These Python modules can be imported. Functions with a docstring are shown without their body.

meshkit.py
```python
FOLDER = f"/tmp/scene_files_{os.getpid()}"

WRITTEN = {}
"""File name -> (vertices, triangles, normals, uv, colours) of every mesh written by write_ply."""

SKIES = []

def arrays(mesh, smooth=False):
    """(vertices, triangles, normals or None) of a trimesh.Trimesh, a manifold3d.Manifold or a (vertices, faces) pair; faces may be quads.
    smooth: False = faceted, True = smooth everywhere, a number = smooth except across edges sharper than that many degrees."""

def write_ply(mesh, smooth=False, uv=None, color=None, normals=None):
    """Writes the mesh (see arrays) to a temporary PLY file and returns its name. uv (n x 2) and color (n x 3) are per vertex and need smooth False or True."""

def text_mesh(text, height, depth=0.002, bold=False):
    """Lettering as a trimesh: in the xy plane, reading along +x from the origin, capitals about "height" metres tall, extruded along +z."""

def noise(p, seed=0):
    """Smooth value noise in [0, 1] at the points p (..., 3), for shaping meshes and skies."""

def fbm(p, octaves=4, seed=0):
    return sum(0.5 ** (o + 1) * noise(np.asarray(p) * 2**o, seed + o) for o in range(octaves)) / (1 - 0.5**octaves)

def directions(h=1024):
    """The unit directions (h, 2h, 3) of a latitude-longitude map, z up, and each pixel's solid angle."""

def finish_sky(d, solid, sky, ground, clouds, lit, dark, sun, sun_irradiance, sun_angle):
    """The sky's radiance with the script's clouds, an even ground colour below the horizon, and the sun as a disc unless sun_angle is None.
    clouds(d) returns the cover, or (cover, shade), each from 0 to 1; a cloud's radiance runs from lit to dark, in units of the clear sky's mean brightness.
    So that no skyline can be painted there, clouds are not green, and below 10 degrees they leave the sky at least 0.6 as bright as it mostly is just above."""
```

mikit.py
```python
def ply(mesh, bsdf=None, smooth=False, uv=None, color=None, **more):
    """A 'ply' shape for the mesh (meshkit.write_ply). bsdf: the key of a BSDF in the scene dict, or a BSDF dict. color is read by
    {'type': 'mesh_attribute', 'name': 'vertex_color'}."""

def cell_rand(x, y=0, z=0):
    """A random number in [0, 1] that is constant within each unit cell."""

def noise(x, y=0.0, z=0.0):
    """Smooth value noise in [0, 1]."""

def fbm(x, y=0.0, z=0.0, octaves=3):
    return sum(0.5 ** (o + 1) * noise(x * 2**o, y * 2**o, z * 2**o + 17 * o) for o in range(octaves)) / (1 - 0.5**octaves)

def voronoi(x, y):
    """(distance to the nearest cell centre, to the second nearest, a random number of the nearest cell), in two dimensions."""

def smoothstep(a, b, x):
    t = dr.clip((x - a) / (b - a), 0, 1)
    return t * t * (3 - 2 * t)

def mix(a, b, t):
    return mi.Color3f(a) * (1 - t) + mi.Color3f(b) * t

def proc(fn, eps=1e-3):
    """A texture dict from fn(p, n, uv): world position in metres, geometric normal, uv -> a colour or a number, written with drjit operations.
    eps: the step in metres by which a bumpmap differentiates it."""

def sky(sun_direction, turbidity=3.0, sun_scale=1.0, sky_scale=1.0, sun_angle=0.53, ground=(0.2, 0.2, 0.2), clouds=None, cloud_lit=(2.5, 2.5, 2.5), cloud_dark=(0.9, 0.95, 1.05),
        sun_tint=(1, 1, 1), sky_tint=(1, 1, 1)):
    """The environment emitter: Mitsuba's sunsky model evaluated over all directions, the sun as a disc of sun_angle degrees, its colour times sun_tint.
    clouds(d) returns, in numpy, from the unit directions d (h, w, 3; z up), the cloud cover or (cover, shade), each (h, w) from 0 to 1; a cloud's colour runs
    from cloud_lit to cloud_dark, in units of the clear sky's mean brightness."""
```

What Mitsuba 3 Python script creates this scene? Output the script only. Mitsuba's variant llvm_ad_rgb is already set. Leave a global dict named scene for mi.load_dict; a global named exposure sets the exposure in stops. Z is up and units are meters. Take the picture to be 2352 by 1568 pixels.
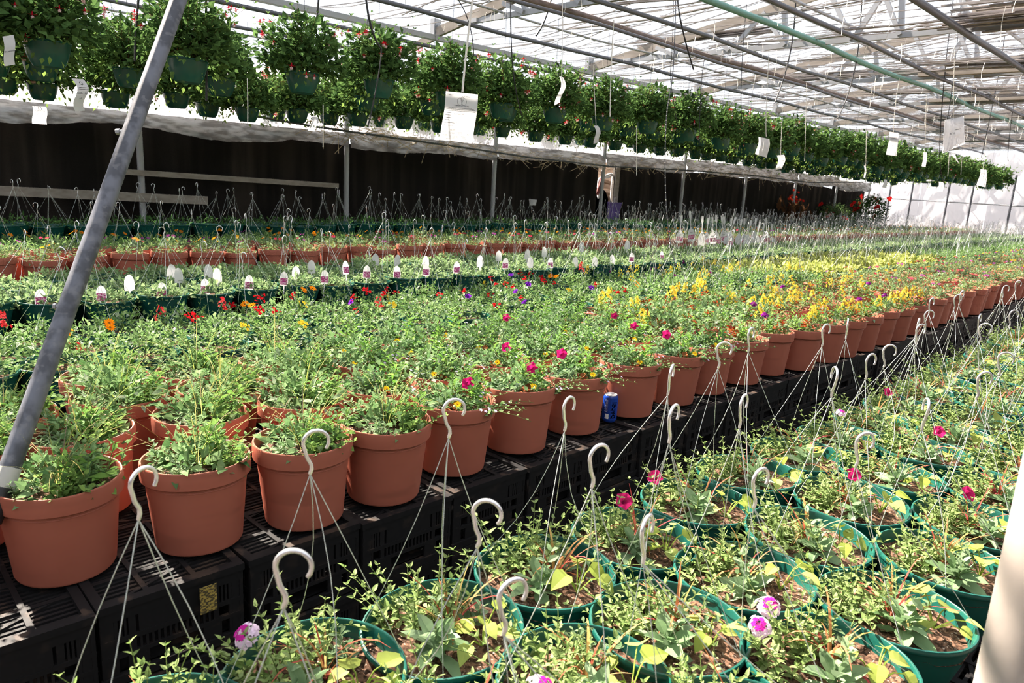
import math, numpy as np, mitsuba as mi, drjit as dr, mikit, meshkit, trimesh
from mikit import proc, noise, fbm, smoothstep, mix, cell_rand

# ------------------------------------------------------------------ camera, sky, sun, exposure
T4 = mi.ScalarTransform4f
W, H = 2352, 1568
Z0 = 1.54                       # the camera stands 1.54 m above the floor; heights below are given from the camera
FPX, PITCH, ROLL, YAW = 1668.3, 0.21769, 0.05647, 0.78260
cp, sp = math.cos(PITCH), math.sin(PITCH)
FW = np.array([math.cos(YAW) * cp, math.sin(YAW) * cp, -sp])
_r = np.array([math.sin(YAW), -math.cos(YAW), 0.0]); _u = np.cross(_r, FW)
RT = math.cos(ROLL) * _r + math.sin(ROLL) * _u
UP = -math.sin(ROLL) * _r + math.cos(ROLL) * _u
scene = {'type': 'scene'}
labels = {}
scene['camera'] = {'type': 'thinlens', 'fov': math.degrees(2 * math.atan(W / 2 / FPX)), 'fov_axis': 'x', 'near_clip': 0.05, 'far_clip': 300.0,
                   'aperture_radius': 0.0016, 'focus_distance': 3.0,
                   'to_world': T4().look_at(origin=[0, 0, Z0], target=(np.array([0, 0, Z0]) + FW).tolist(), up=UP.tolist())}
SUN = np.array([-0.12, 1.0, 1.02])
scene['sky'] = mikit.sky(SUN, turbidity=3.0, sun_scale=3.0, sky_scale=1.0, sun_angle=1.0, sun_tint=(.93, 1.0, 1.16), ground=(0.5, 0.5, 0.5),
                         clouds=lambda d: (0.92 + 0 * d[..., 2], 0.0 * d[..., 2]), cloud_lit=(1.75, 1.8, 1.9), cloud_dark=(1.2, 1.2, 1.3))
exposure = 2.85

# ------------------------------------------------------------------ helpers
def lin(r, g, b):
    c = np.array([r, g, b], float) / 255.0
    return np.where(c <= 0.04045, c / 12.92, ((c + 0.055) / 1.055) ** 2.4)
def ray(x, y): return FW * FPX + RT * (x - W / 2) - UP * (y - H / 2)
def onZ(x, y, z): d = ray(x, y); return d * (z / d[2])
def onY(x, y, Y): d = ray(x, y); return d * (Y / d[1])
def onX(x, y, X): d = ray(x, y); return d * (X / d[0])
def at(x, y, depth): return ray(x, y) / FPX * depth
def pix(Q): z = Q @ FW; return np.array([W / 2 + FPX * (Q @ RT) / z, H / 2 - FPX * (Q @ UP) / z, z])

def merge(ms):
    ms = [m for m in ms if m is not None and len(m[0])]
    V, F, C, o = [], [], [], 0
    for m in ms:
        V.append(m[0]); F.append(np.asarray(m[1]) + o); o += len(m[0])
        C.append(m[2] if len(m) > 2 and m[2] is not None else np.ones((len(m[0]), 3)))
    return np.vstack(V), np.vstack(F), np.vstack(C)
def moved(m, t=(0, 0, 0), rz=0.0, s=1.0):
    c, q = math.cos(rz), math.sin(rz)
    V = np.asarray(m[0], float) * s
    V = np.stack([V[:, 0] * c - V[:, 1] * q, V[:, 0] * q + V[:, 1] * c, V[:, 2]], 1) + np.asarray(t, float)
    return (V, *m[1:])
def box(c, s, R=None):
    v = np.array([[x, y, z] for x in (-.5, .5) for y in (-.5, .5) for z in (-.5, .5)]) * np.asarray(s, float)
    if R is not None: v = v @ np.asarray(R).T
    f = np.array([[0, 1, 3], [0, 3, 2], [4, 6, 7], [4, 7, 5], [0, 4, 5], [0, 5, 1], [2, 3, 7], [2, 7, 6], [0, 2, 6], [0, 6, 4], [1, 5, 7], [1, 7, 3]])
    return v + np.asarray(c, float), f
def beam(a, b, w, h):
    """A rectangular bar from a to b, w wide sideways and h high."""
    a, b = np.asarray(a, float), np.asarray(b, float); L = np.linalg.norm(b - a); x = (b - a) / L
    y = np.cross([0, 0, 1.0], x); n = np.linalg.norm(y); y = y / n if n > 1e-3 else np.array([0, 1.0, 0]); z = np.cross(x, y)
    return box((a + b) / 2, (L, w, h), np.stack([x, y, z], 1))
def tube(pts, r, sides=6, cap=True, flat=1.0):
    p = np.asarray(pts, float); n = len(p); r = np.broadcast_to(r, (n,)).astype(float)
    t = np.gradient(p, axis=0); t /= np.linalg.norm(t, axis=1, keepdims=True) + 1e-12
    k0 = int(np.argmin(np.abs(t[0]))); a = np.zeros((n, 3)); q = np.eye(3)[k0]
    for i in range(n): q = q - (q @ t[i]) * t[i]; q = q / (np.linalg.norm(q) + 1e-12); a[i] = q
    b = np.cross(t, a); g = np.arange(sides) * 2 * np.pi / sides
    V = (p[:, None] + r[:, None, None] * (np.cos(g)[None, :, None] * a[:, None] * flat + np.sin(g)[None, :, None] * b[:, None])).reshape(-1, 3)
    i, j = np.meshgrid(np.arange(n - 1), np.arange(sides), indexing='ij'); k = (j + 1) % sides
    q = np.stack([i * sides + j, i * sides + k, (i + 1) * sides + k, (i + 1) * sides + j], -1).reshape(-1, 4)
    F = np.vstack([q[:, [0, 1, 2]], q[:, [0, 2, 3]]])
    if cap:
        V = np.vstack([V, p[0], p[-1]]); m = len(V); jj = np.arange(sides); kk = (jj + 1) % sides; o = (n - 1) * sides
        F = np.vstack([F, np.stack([kk, jj, jj * 0 + m - 2], 1), np.stack([o + jj, o + kk, jj * 0 + m - 1], 1)])
    return V, F
def lathe(prof, n=40):
    p = np.asarray(prof, float); g = np.arange(n) * 2 * np.pi / n
    V = np.stack([p[:, None, 0] * np.cos(g), p[:, None, 0] * np.sin(g), p[:, None, 1] + 0 * g], -1).reshape(-1, 3)
    i, j = np.meshgrid(np.arange(len(p) - 1), np.arange(n), indexing='ij'); k = (j + 1) % n
    q = np.stack([i * n + j, i * n + k, (i + 1) * n + k, (i + 1) * n + j], -1).reshape(-1, 4)
    return V, np.vstack([q[:, [0, 1, 2]], q[:, [0, 2, 3]]])
def grid(nx, ny, fn):
    u, v = np.meshgrid(np.linspace(0, 1, nx), np.linspace(0, 1, ny), indexing='ij')
    V = fn(u.ravel(), v.ravel())
    i, j = np.meshgrid(np.arange(nx - 1), np.arange(ny - 1), indexing='ij'); a = (i * ny + j).ravel()
    return V, np.vstack([np.stack([a, a + ny, a + ny + 1], 1), np.stack([a, a + ny + 1, a + 1], 1)])
def paint(m, col): return m[0], m[1], np.tile(np.asarray(col, float), (len(m[0]), 1))

COUNT = {}
def numbered(name):
    n = COUNT.get(name, 0); COUNT[name] = n + 1
    return name if n == 0 else f'{name}_{n:03d}'
def tag(key, label=None, cat=None, group=None, kind=None):
    d = {k: v for k, v in (('label', label), ('category', cat), ('group', group), ('kind', kind)) if v}
    if d: labels[key] = d
    return key
def shape(mesh, mat, smooth=False, up=True, **kw):
    V = np.asarray(mesh[0], float) + ([0, 0, Z0] if up else 0)
    col = mesh[2] if len(mesh) > 2 and mesh[2] is not None and smooth in (False, True) else None
    return mikit.ply((V, mesh[1]), 'mat_' + mat, smooth=smooth, color=col, **kw)
def obj(name, mesh, mat, parent=None, smooth=False):
    key = (parent + '__' + numbered_in(parent, name)) if parent else numbered(name)
    scene[key] = shape(mesh, mat, smooth); return key
INNER = {}
def numbered_in(parent, name):
    n = INNER.get((parent, name), 0); INNER[(parent, name)] = n + 1
    return name if n == 0 else f'{name}_{n:03d}'
PLAB = {}
def proto(name, parts, part_labels=None):
    """A shapegroup whose entries are the parts of one kind of thing. parts: (part name, mesh, material, smooth)."""
    g, seen = {'type': 'shapegroup'}, {}
    for p in parts:
        n = seen.get(p[0], 0); seen[p[0]] = n + 1
        g[p[0] if n == 0 else f'{p[0]}_{n:03d}'] = shape(p[1], p[2], p[3] if len(p) > 3 else False, up=False)
    scene['model_' + name] = g; PLAB[name] = part_labels or {}
    return name
def place(loc, rz=0.0, s=1.0, tilt=(0, 0), sz=None):
    c, q = math.cos(rz), math.sin(rz); tx, ty = tilt
    R = np.array([[c, -q, 0], [q, c, 0], [0, 0, 1.0]])
    X = np.array([[1, 0, 0], [0, math.cos(tx), -math.sin(tx)], [0, math.sin(tx), math.cos(tx)]]) @ np.array([[math.cos(ty), 0, math.sin(ty)], [0, 1, 0], [-math.sin(ty), 0, math.cos(ty)]])
    M = np.eye(4); M[:3, :3] = X @ R @ np.diag([s, s, sz or s]); M[:3, 3] = np.asarray(loc, float) + [0, 0, Z0]
    return M
def put(name, model, M, label=None, cat=None, group=None):
    key = numbered(name)
    scene[key] = {'type': 'instance', 'to_world': T4(M.tolist() if isinstance(M, np.ndarray) else M), 'shapegroup': {'type': 'ref', 'id': 'model_' + model}}
    tag(key, label, cat, group)
    for p, t in PLAB[model].items(): labels[f'{key}__{p}'] = {'label': t} if t != 'stuff' else {'kind': 'stuff'}
    return key
MASS = {}
def mass(name, model, M, label, cat):
    """One more piece of an uncountable mass, far off."""
    MASS[name] = MASS.get(name, 0) + 1
    scene[f'{name}__{MASS[name]:03d}'] = {'type': 'instance', 'to_world': T4(M.tolist()), 'shapegroup': {'type': 'ref', 'id': 'model_' + model}}
    if name not in labels: tag(name, label, cat, kind='stuff')
ORD = 'first second third fourth fifth sixth seventh eighth ninth tenth eleventh twelfth'.split()
def nth(i): return ORD[i] if i < 12 else f"{i + 1}{'th' if (i + 1) % 100 in (11, 12, 13) or (i + 1) % 10 not in (1, 2, 3) else ('st', 'nd', 'rd')[(i + 1) % 10 - 1]}"

# ------------------------------------------------------------------ materials
def mat(key, **kw):
    scene['mat_' + key] = kw; return key
def pbr(key, col, rough=.5, metal=0.0, spec=.5, two=False, **kw):
    b = {'type': 'principled', 'base_color': col if isinstance(col, dict) else {'type': 'rgb', 'value': [float(x) for x in col]}, 'roughness': rough, 'metallic': metal, 'specular': spec, **kw}
    scene['mat_' + key] = {'type': 'twosided', 'bsdf': b} if two else b
    return key
VC = {'type': 'mesh_attribute', 'name': 'vertex_color'}
mat('leaf', type='principledthin', base_color=VC, roughness=.34, eta=1.5, diff_trans=.7)
mat('petal', type='principledthin', base_color=VC, roughness=.7, eta=1.3, diff_trans=.8)
pbr('painted', VC, .6, two=True)
def terracotta(p, n, uv):
    a = fbm(p.x * 9, p.y * 9, p.z * 9, 3); s = smoothstep(.62, .78, fbm(p.x * 3 + 7, p.y * 3, p.z * 14, 3))
    return mix((.385, .116, .074), (.345, .102, .064), a) * (1 - .16 * s)
pbr('terracotta_plastic', proc(terracotta), .48, spec=.35, two=True)
def greenp(p, n, uv):
    return mix((.005, .066, .050), (.007, .082, .062), fbm(p.x * 12, p.y * 12, p.z * 12, 2))
pbr('green_plastic', proc(greenp), .33, spec=.5, two=True)
def soil(p, n, uv):
    a = fbm(p.x * 160, p.y * 160, p.z * 160, 3); s = smoothstep(.80, .86, noise(p.x * 330, p.y * 330, p.z * 330))
    return mix(mix((.030, .017, .011), (.17, .095, .062), smoothstep(.3, .75, a)), (.5, .42, .36), s * .6)
pbr('potting_soil', proc(soil), .95, spec=.1, two=True)
pbr('hook_metal', (.82, .82, .85), .30, metal=.8)
pbr('wire_metal', (.60, .64, .61), .4, metal=.35)
def crate(p, n, uv):
    d = smoothstep(.56, .72, fbm(p.x * 22, p.y * 22, p.z * 22, 4)) * smoothstep(.3, .9, n.z * .5 + .5)
    return mix((.0085, .008, .0085), (.045, .030, .022), d * .9)
pbr('crate_plastic', proc(crate), .6, spec=.22, two=True)
def wood(p, n, uv):
    return mix((.19, .16, .135), (.37, .335, .30), fbm(p.x * 14, p.y * 5, p.z * 26, 4))
pbr('old_wood', proc(wood), .85, spec=.15, two=True)
def lathc(p, n, uv):
    a = cell_rand(dr.floor(p.x * 23), 3, 1)
    return mix((.15, .135, .135), (.42, .39, .38), .6 * fbm(p.x * 31, p.y * 6, p.z * 31, 3) + .4 * a)
pbr('lath_wood', proc(lathc), .8, spec=.2, two=True)
pbr('grey_steel', (.34, .35, .37), .5, metal=.3, two=True)
pbr('rusty_pipe', proc(lambda p, n, uv: mix((.085, .060, .052), (.17, .12, .10), fbm(p.x * 12, p.y * 12, p.z * 12, 3))), .6)
pbr('dark_pipe', (.085, .09, .11), .45)
pbr('green_pipe', (.12, .30, .25), .4)
def galv(p, n, uv):
    a = smoothstep(.40, .66, fbm(p.x * 26, p.y * 26, p.z * 15, 4)); b = smoothstep(.55, .7, fbm(p.x * 60 + 9, p.y * 60, p.z * 60, 3))
    return mix(mix((.13, .138, .165), (.060, .064, .078), a), (.19, .19, .20), .4 * b)
pbr('galvanised', proc(galv), .5, metal=.25, spec=.5)
pbr('tape_grey', (.42, .41, .38), .7)
pbr('post_paint', proc(lambda p, n, uv: mix((.36, .31, .27), (.46, .405, .36), fbm(p.x * 20, p.y * 20, p.z * 9, 4))), .5, two=True)
pbr('black_rubber', (.012, .012, .014), .5)
pbr('white_string', (.74, .71, .66), .9)
mat('paper', type='principledthin', base_color={'type': 'rgb', 'value': [.68, .68, .69]}, roughness=.7, eta=1.25, diff_trans=.6)
pbr('ink', (.09, .09, .11), .8)
pbr('pink_print', proc(lambda p, n, uv: mix((.42, .03, .17), (.75, .42, .55), smoothstep(.45, .65, fbm(p.x * 130, p.y * 130, p.z * 130, 2)))), .6, two=True)
def cloth(p, n, uv):
    st = fbm(p.x * 5.5, p.z * .35, 0, 4); f = noise(p.x * 230, p.z * 230, 0)
    w = smoothstep(.58, .75, fbm(p.x * 2.3 + 4, p.z * .5, 3, 3))
    return mix((.0075, .0068, .0065), (.030, .024, .020), .65 * smoothstep(.35, .72, st) + .25 * f) * (1 + .5 * w)
pbr('shade_cloth', proc(cloth), .9, spec=.1, two=True)
mat('film_white', type='principledthin', base_color={'type': 'rgb', 'value': [.80, .79, .83]}, roughness=.5, eta=1.35, diff_trans=.85)
mat('film_dirty', type='principledthin', base_color=proc(lambda p, n, uv: mix((.20, .19, .185), (.47, .465, .47), smoothstep(.35, .68, fbm(p.x * 5, p.z * 22, p.y * 9, 4)))), roughness=.35, eta=1.45, diff_trans=.7)
mat('clear_film', type='thindielectric', int_ior=1.25)
pbr('floor_dirt', proc(lambda p, n, uv: mix((.045, .037, .03), (.12, .10, .085), fbm(p.x * 9, p.y * 9, 0, 4))), .95, spec=.1)
pbr('straw', (.46, .36, .24), .9, two=True)
pbr('chrome_lid', (.75, .76, .78), .25, metal=.9)
pbr('can_blue', (.008, .045, .30), .28, spec=.6)
pbr('can_print', (.82, .83, .86), .4)
pbr('can_grey', (.42, .46, .60), .4)
pbr('gold_sticker', proc(lambda p, n, uv: mix((.06, .045, .02), (.34, .24, .055), smoothstep(.42, .56, fbm(p.x * 170, p.y * 60, p.z * 210, 3)))), .6, two=True)
pbr('red_paint', (.15, .028, .024), .7)
pbr('blue_barrel', (.022, .075, .14), .45)
pbr('purple_tub', (.085, .05, .22), .5)
pbr('white_tube', (.80, .81, .84), .35)
pbr('cut_log', proc(lambda p, n, uv: mix((.20, .12, .075), (.52, .40, .30), fbm(p.x * 9, p.y * 20, p.z * 18, 4))), .9, two=True)

# ------------------------------------------------------------------ plants: leaves, stems, flowers
LEAF2 = (np.array([[0, 0, 0], [.45, .5, .05], [1, 0, -.10], [.45, -.5, .05]]), np.array([[0, 2, 1], [0, 3, 2]]))
LEAF4 = (np.array([[0, 0, 0], [.42, .5, .07], [.42, -.5, .07], [.5, 0, 0], [1, 0, -.14]]), np.array([[0, 3, 1], [0, 2, 3], [3, 4, 1], [2, 4, 3]]))
def outline_leaf(ts, ws, droop=.18, fold=.10):
    v = [[0, 0, 0]]
    for t, w in zip(ts, ws): v += [[t, w, fold * w * 2 - droop * t * t], [t, 0, -droop * t * t], [t, -w, fold * w * 2 - droop * t * t]]
    v.append([1, 0, -droop]); n = len(ts); f = [[0, 2, 1], [0, 3, 2]]
    for i in range(n - 1):
        a, b = 1 + 3 * i, 4 + 3 * i
        f += [[a, a + 1, b + 1], [a, b + 1, b], [a + 1, a + 2, b + 2], [a + 1, b + 2, b + 1]]
    a = 1 + 3 * (n - 1); e = len(v) - 1
    f += [[a, a + 1, e], [a + 1, a + 2, e]]
    return np.array(v, float), np.array(f)
OVAL = outline_leaf([.2, .48, .78], [.36, .5, .32])
LANCE = outline_leaf([.25, .6], [.5, .38], .25)
HEART = outline_leaf([-.08, .15, .42, .72], [.30, .5, .44, .24], .22, .12)
SPOON = outline_leaf([.3, .6, .85], [.22, .5, .36], .22)
def unit(v): return v / (np.linalg.norm(v, axis=-1, keepdims=True) + 1e-12)
def leaves(P, D, L, Wd, C, tmpl=LEAF4, N=None, rng=None, shade=.12):
    P, D = np.atleast_2d(P).astype(float), unit(np.atleast_2d(D).astype(float)); n = len(P)
    L, Wd = np.broadcast_to(L, (n,)), np.broadcast_to(Wd, (n,)); C = np.broadcast_to(C, (n, 3))
    if N is None:
        N = np.tile([0, 0, 1.0], (n, 1))
        if rng is not None: N = N + rng.normal(0, .35, (n, 3))
    S = np.cross(N, D); bad = np.linalg.norm(S, axis=1) < 1e-3; S[bad] = [1, 0, 0]; S = unit(S); N = np.cross(D, S)
    t, f = tmpl
    V = P[:, None] + t[None, :, 0, None] * (L[:, None] * D)[:, None] + t[None, :, 1, None] * (Wd[:, None] * S)[:, None] + t[None, :, 2, None] * (L[:, None] * N)[:, None]
    F = (f[None] + (np.arange(n) * len(t))[:, None, None]).reshape(-1, 3)
    k = np.ones(len(t))
    Cc = np.clip(C[:, None] * k[None, :, None], 0, .95).reshape(-1, 3)
    return V.reshape(-1, 3), F, Cc
def tint(rng, n, a, b, jit=.14):
    k = rng.random((n, 1)); c = np.asarray(a) * (1 - k) + np.asarray(b) * k
    return np.clip(c * (1 + rng.normal(0, jit, (n, 1))), .004, .95)
def blades(rng, n, c, L, w, cols, spread=.55, segs=4, base_r=.012, bend=.8):
    """Arching grass blades from a tuft at c."""
    ms = []
    for i in range(n):
        a = rng.random() * 2 * np.pi; o = np.array([np.cos(a), np.sin(a), 0]); tl = rng.random() ** .8 * spread; l = L * rng.uniform(.55, 1.1)
        t = np.linspace(0, 1, segs + 1); ang = tl + bend * rng.uniform(.2, 1.3) * t ** 1.6
        st = np.concatenate([[0], np.cumsum(np.sin(ang[1:]) * l / segs)]); zt = np.concatenate([[0], np.cumsum(np.cos(ang[1:]) * l / segs)])
        p = np.asarray(c) + o * (rng.random() * base_r) + st[:, None] * o + zt[:, None] * np.array([0, 0, 1.0])
        s = np.array([-o[1], o[0], 0]) * w * rng.uniform(.7, 1.3) / 2; ww = np.sqrt(np.clip(1 - t ** 2.2, .02, 1))[:, None]
        V = np.vstack([p + s * ww, p - s * ww]); m = segs + 1; i0 = np.arange(segs)
        F = np.vstack([np.stack([i0, i0 + 1, i0 + m], 1), np.stack([i0 + 1, i0 + m + 1, i0 + m], 1)])
        col = cols[rng.integers(len(cols))]; col2 = cols[rng.integers(len(cols))]
        C = np.asarray(col) * (1 - t[:, None] * .6) + np.asarray(col2) * (t[:, None] * .6)
        ms.append((V, F, np.vstack([C, C])))
    return merge(ms)
def sprigs(rng, n, c, r, h, lean, leafL, leafW, ca, cb, pairs=6, tmpl=LEAF4, stem=True, bias=(0, 0), stemcol=(.16, .22, .07), curl=.3):
    """Leafy upright or trailing stems, leaves in pairs that get smaller to the tip."""
    P, D, LL, WW, ms = [], [], [], [], []
    for i in range(n):
        a = rng.random() * 2 * np.pi; q = math.sqrt(rng.random()) * r
        b = np.array([c[0] + np.cos(a) * q, c[1] + np.sin(a) * q, c[2]])
        o = np.array([np.cos(a), np.sin(a), 0]) * lean * (q / max(r, 1e-6) * .8 + .2) + np.array([bias[0], bias[1], 0]) * rng.uniform(.4, 1.2) + rng.normal(0, .12, 3)
        hh = h * rng.uniform(.6, 1.15); t = np.linspace(0, 1, 5)
        pts = b + np.outer(t * hh, [0, 0, 1.0]) + np.outer(hh * t ** 1.6, o) - np.outer(curl * hh * (np.linalg.norm(o)) * t ** 2.5, [0, 0, .6])
        if stem: ms.append(paint(tube(pts, [.0016, .0015, .0013, .001, .0007], 3, cap=False), stemcol))
        for k in range(pairs):
            u = (k + .6) / pairs; p = b + (np.array([0, 0, 1.0]) * u + o * u ** 1.6) * hh - np.array([0, 0, .6]) * curl * hh * np.linalg.norm(o) * u ** 2.5
            ph = a + k * 1.57 + rng.normal(0, .35)
            for sgn in (0, np.pi):
                e = np.array([np.cos(ph + sgn), np.sin(ph + sgn), .15 + .9 * u + rng.normal(0, .2)])
                P.append(p); D.append(e + .4 * o); f = (1.0 - .55 * u) * rng.uniform(.75, 1.2); LL.append(leafL * f); WW.append(leafW * f)
    P = np.array(P); n2 = len(P)
    ms.append(leaves(P, np.array(D), np.array(LL), np.array(WW), tint(rng, n2, ca, cb), tmpl, rng=rng))
    return merge(ms)
def rosette(rng, n, c, L, Wd, ca, cb, tmpl=SPOON, up=(.1, 1.2)):
    a = np.arange(n) * 2.39996 + rng.normal(0, .2, n); e = np.linspace(up[1], up[0], n)[::-1][np.argsort(rng.random(n))] if False else np.linspace(up[0], up[1], n)
    D = np.stack([np.cos(a) * np.cos(e), np.sin(a) * np.cos(e), np.sin(e)], 1)
    P = np.asarray(c) + np.stack([np.cos(a), np.sin(a), 0 * a], 1) * .006 + np.outer(np.linspace(0, 1, n) * L * .5, [0, 0, 1])
    s = rng.uniform(.75, 1.15, n) * np.linspace(1, .65, n)
    return leaves(P, D, L * s, Wd * s, tint(rng, n, ca, cb), tmpl, rng=rng)
def mound(rng, n, c, R, Hh, L, Wd, ca, cb, tmpl=LEAF4, inner=.35, up=.55, lobes=3.0, seed=0, low=0.0):
    """Leaves over the outer part of a lumpy dome (or ball, low < 0)."""
    z = rng.uniform(low, 1, n); a = rng.random(n) * 2 * np.pi; q = np.sqrt(np.clip(1 - z * z, 0, 1)); rad = rng.uniform(inner, 1, n) ** .5
    d = np.stack([q * np.cos(a), q * np.sin(a), z], 1)
    lump = .78 + .44 * meshkit.noise(d * lobes + 5 + seed, seed)
    P = np.asarray(c) + d * np.array([R, R, Hh]) * (rad * lump)[:, None]
    D = unit(d * np.array([1, 1, .6]) + rng.normal(0, .55, (n, 3)) + np.array([0, 0, up * .4]))
    N = np.array([0, 0, 1.0]) * up + d * .6 + rng.normal(0, .3, (n, 3))
    s = rng.uniform(.6, 1.2, n)
    return leaves(P, D, L * s, Wd * s, tint(rng, n, ca, cb), tmpl, N=N)
def petunia(c, nrm, r, col, eye):
    nrm = unit(np.asarray(nrm, float)); a = np.cross(nrm, [0.3, .9, .1]); a = unit(a); b = np.cross(nrm, a); g = np.arange(10) * np.pi / 5
    rr = np.where(np.arange(10) % 2 == 0, r, r * .80); lift = np.where(np.arange(10) % 2 == 0, .10, .22) * r
    out = np.asarray(c) + rr[:, None] * (np.cos(g)[:, None] * a + np.sin(g)[:, None] * b) + lift[:, None] * nrm
    mid = np.asarray(c) + .42 * r * (np.cos(g)[:, None] * a + np.sin(g)[:, None] * b) + .05 * r * nrm
    V = np.vstack([out, mid, np.asarray(c) - .75 * r * nrm]); i = np.arange(10); k = (i + 1) % 10
    F = np.vstack([np.stack([i, k, 10 + k], 1), np.stack([i, 10 + k, 10 + i], 1), np.stack([10 + i, 10 + k, i * 0 + 20], 1)])
    return V, F, np.vstack([np.tile(col, (10, 1)), np.tile(np.asarray(col) * .8, (10, 1)), np.tile(eye, (1, 1))])
def daisy(c, nrm, r, col, eye, n=13):
    nrm = unit(np.asarray(nrm, float)); a = unit(np.cross(nrm, [.2, .95, .1])); b = np.cross(nrm, a); g = np.arange(n) * 2 * np.pi / n
    D = np.cos(g)[:, None] * a + np.sin(g)[:, None] * b
    m1 = leaves(np.asarray(c) + D * r * .15, D + nrm * .25, r * .9, r * .36, np.asarray(col), LEAF2, N=np.tile(nrm, (n, 1)))
    k = 7; h = np.arange(k) * 2 * np.pi / k; V = np.vstack([np.asarray(c) + .2 * r * (np.cos(h)[:, None] * a + np.sin(h)[:, None] * b) + .10 * r * nrm, np.asarray(c) + .2 * r * nrm])
    return merge([m1, (V, np.stack([np.arange(k), (np.arange(k) + 1) % k, np.full(k, k)], 1), np.tile(eye, (k + 1, 1)))])
def florets(rng, P, N, r, col, col2, n=5):
    """Small flat flowers of n petals at the points P facing N."""
    ms = []
    for p, q in zip(P, N):
        q = unit(np.asarray(q, float)); a = unit(np.cross(q, [.31, .9, .2])); b = np.cross(q, a); g = np.arange(n) * 2 * np.pi / n + rng.random() * 6
        D = np.cos(g)[:, None] * a + np.sin(g)[:, None] * b
        c = np.asarray(col) if rng.random() < .5 else np.asarray(col2)
        V, F, C = leaves(np.tile(p, (n, 1)), D, r, r * .85, c * rng.uniform(.85, 1.1), LEAF2, N=np.tile(q, (n, 1)))
        C = C.reshape(n, 4, 3); C[:, 0] = np.asarray(col2) * .6 + .3 * np.asarray(col); ms.append((V, F, np.clip(C, 0, .95).reshape(-1, 3)))
    return merge(ms)
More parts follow.
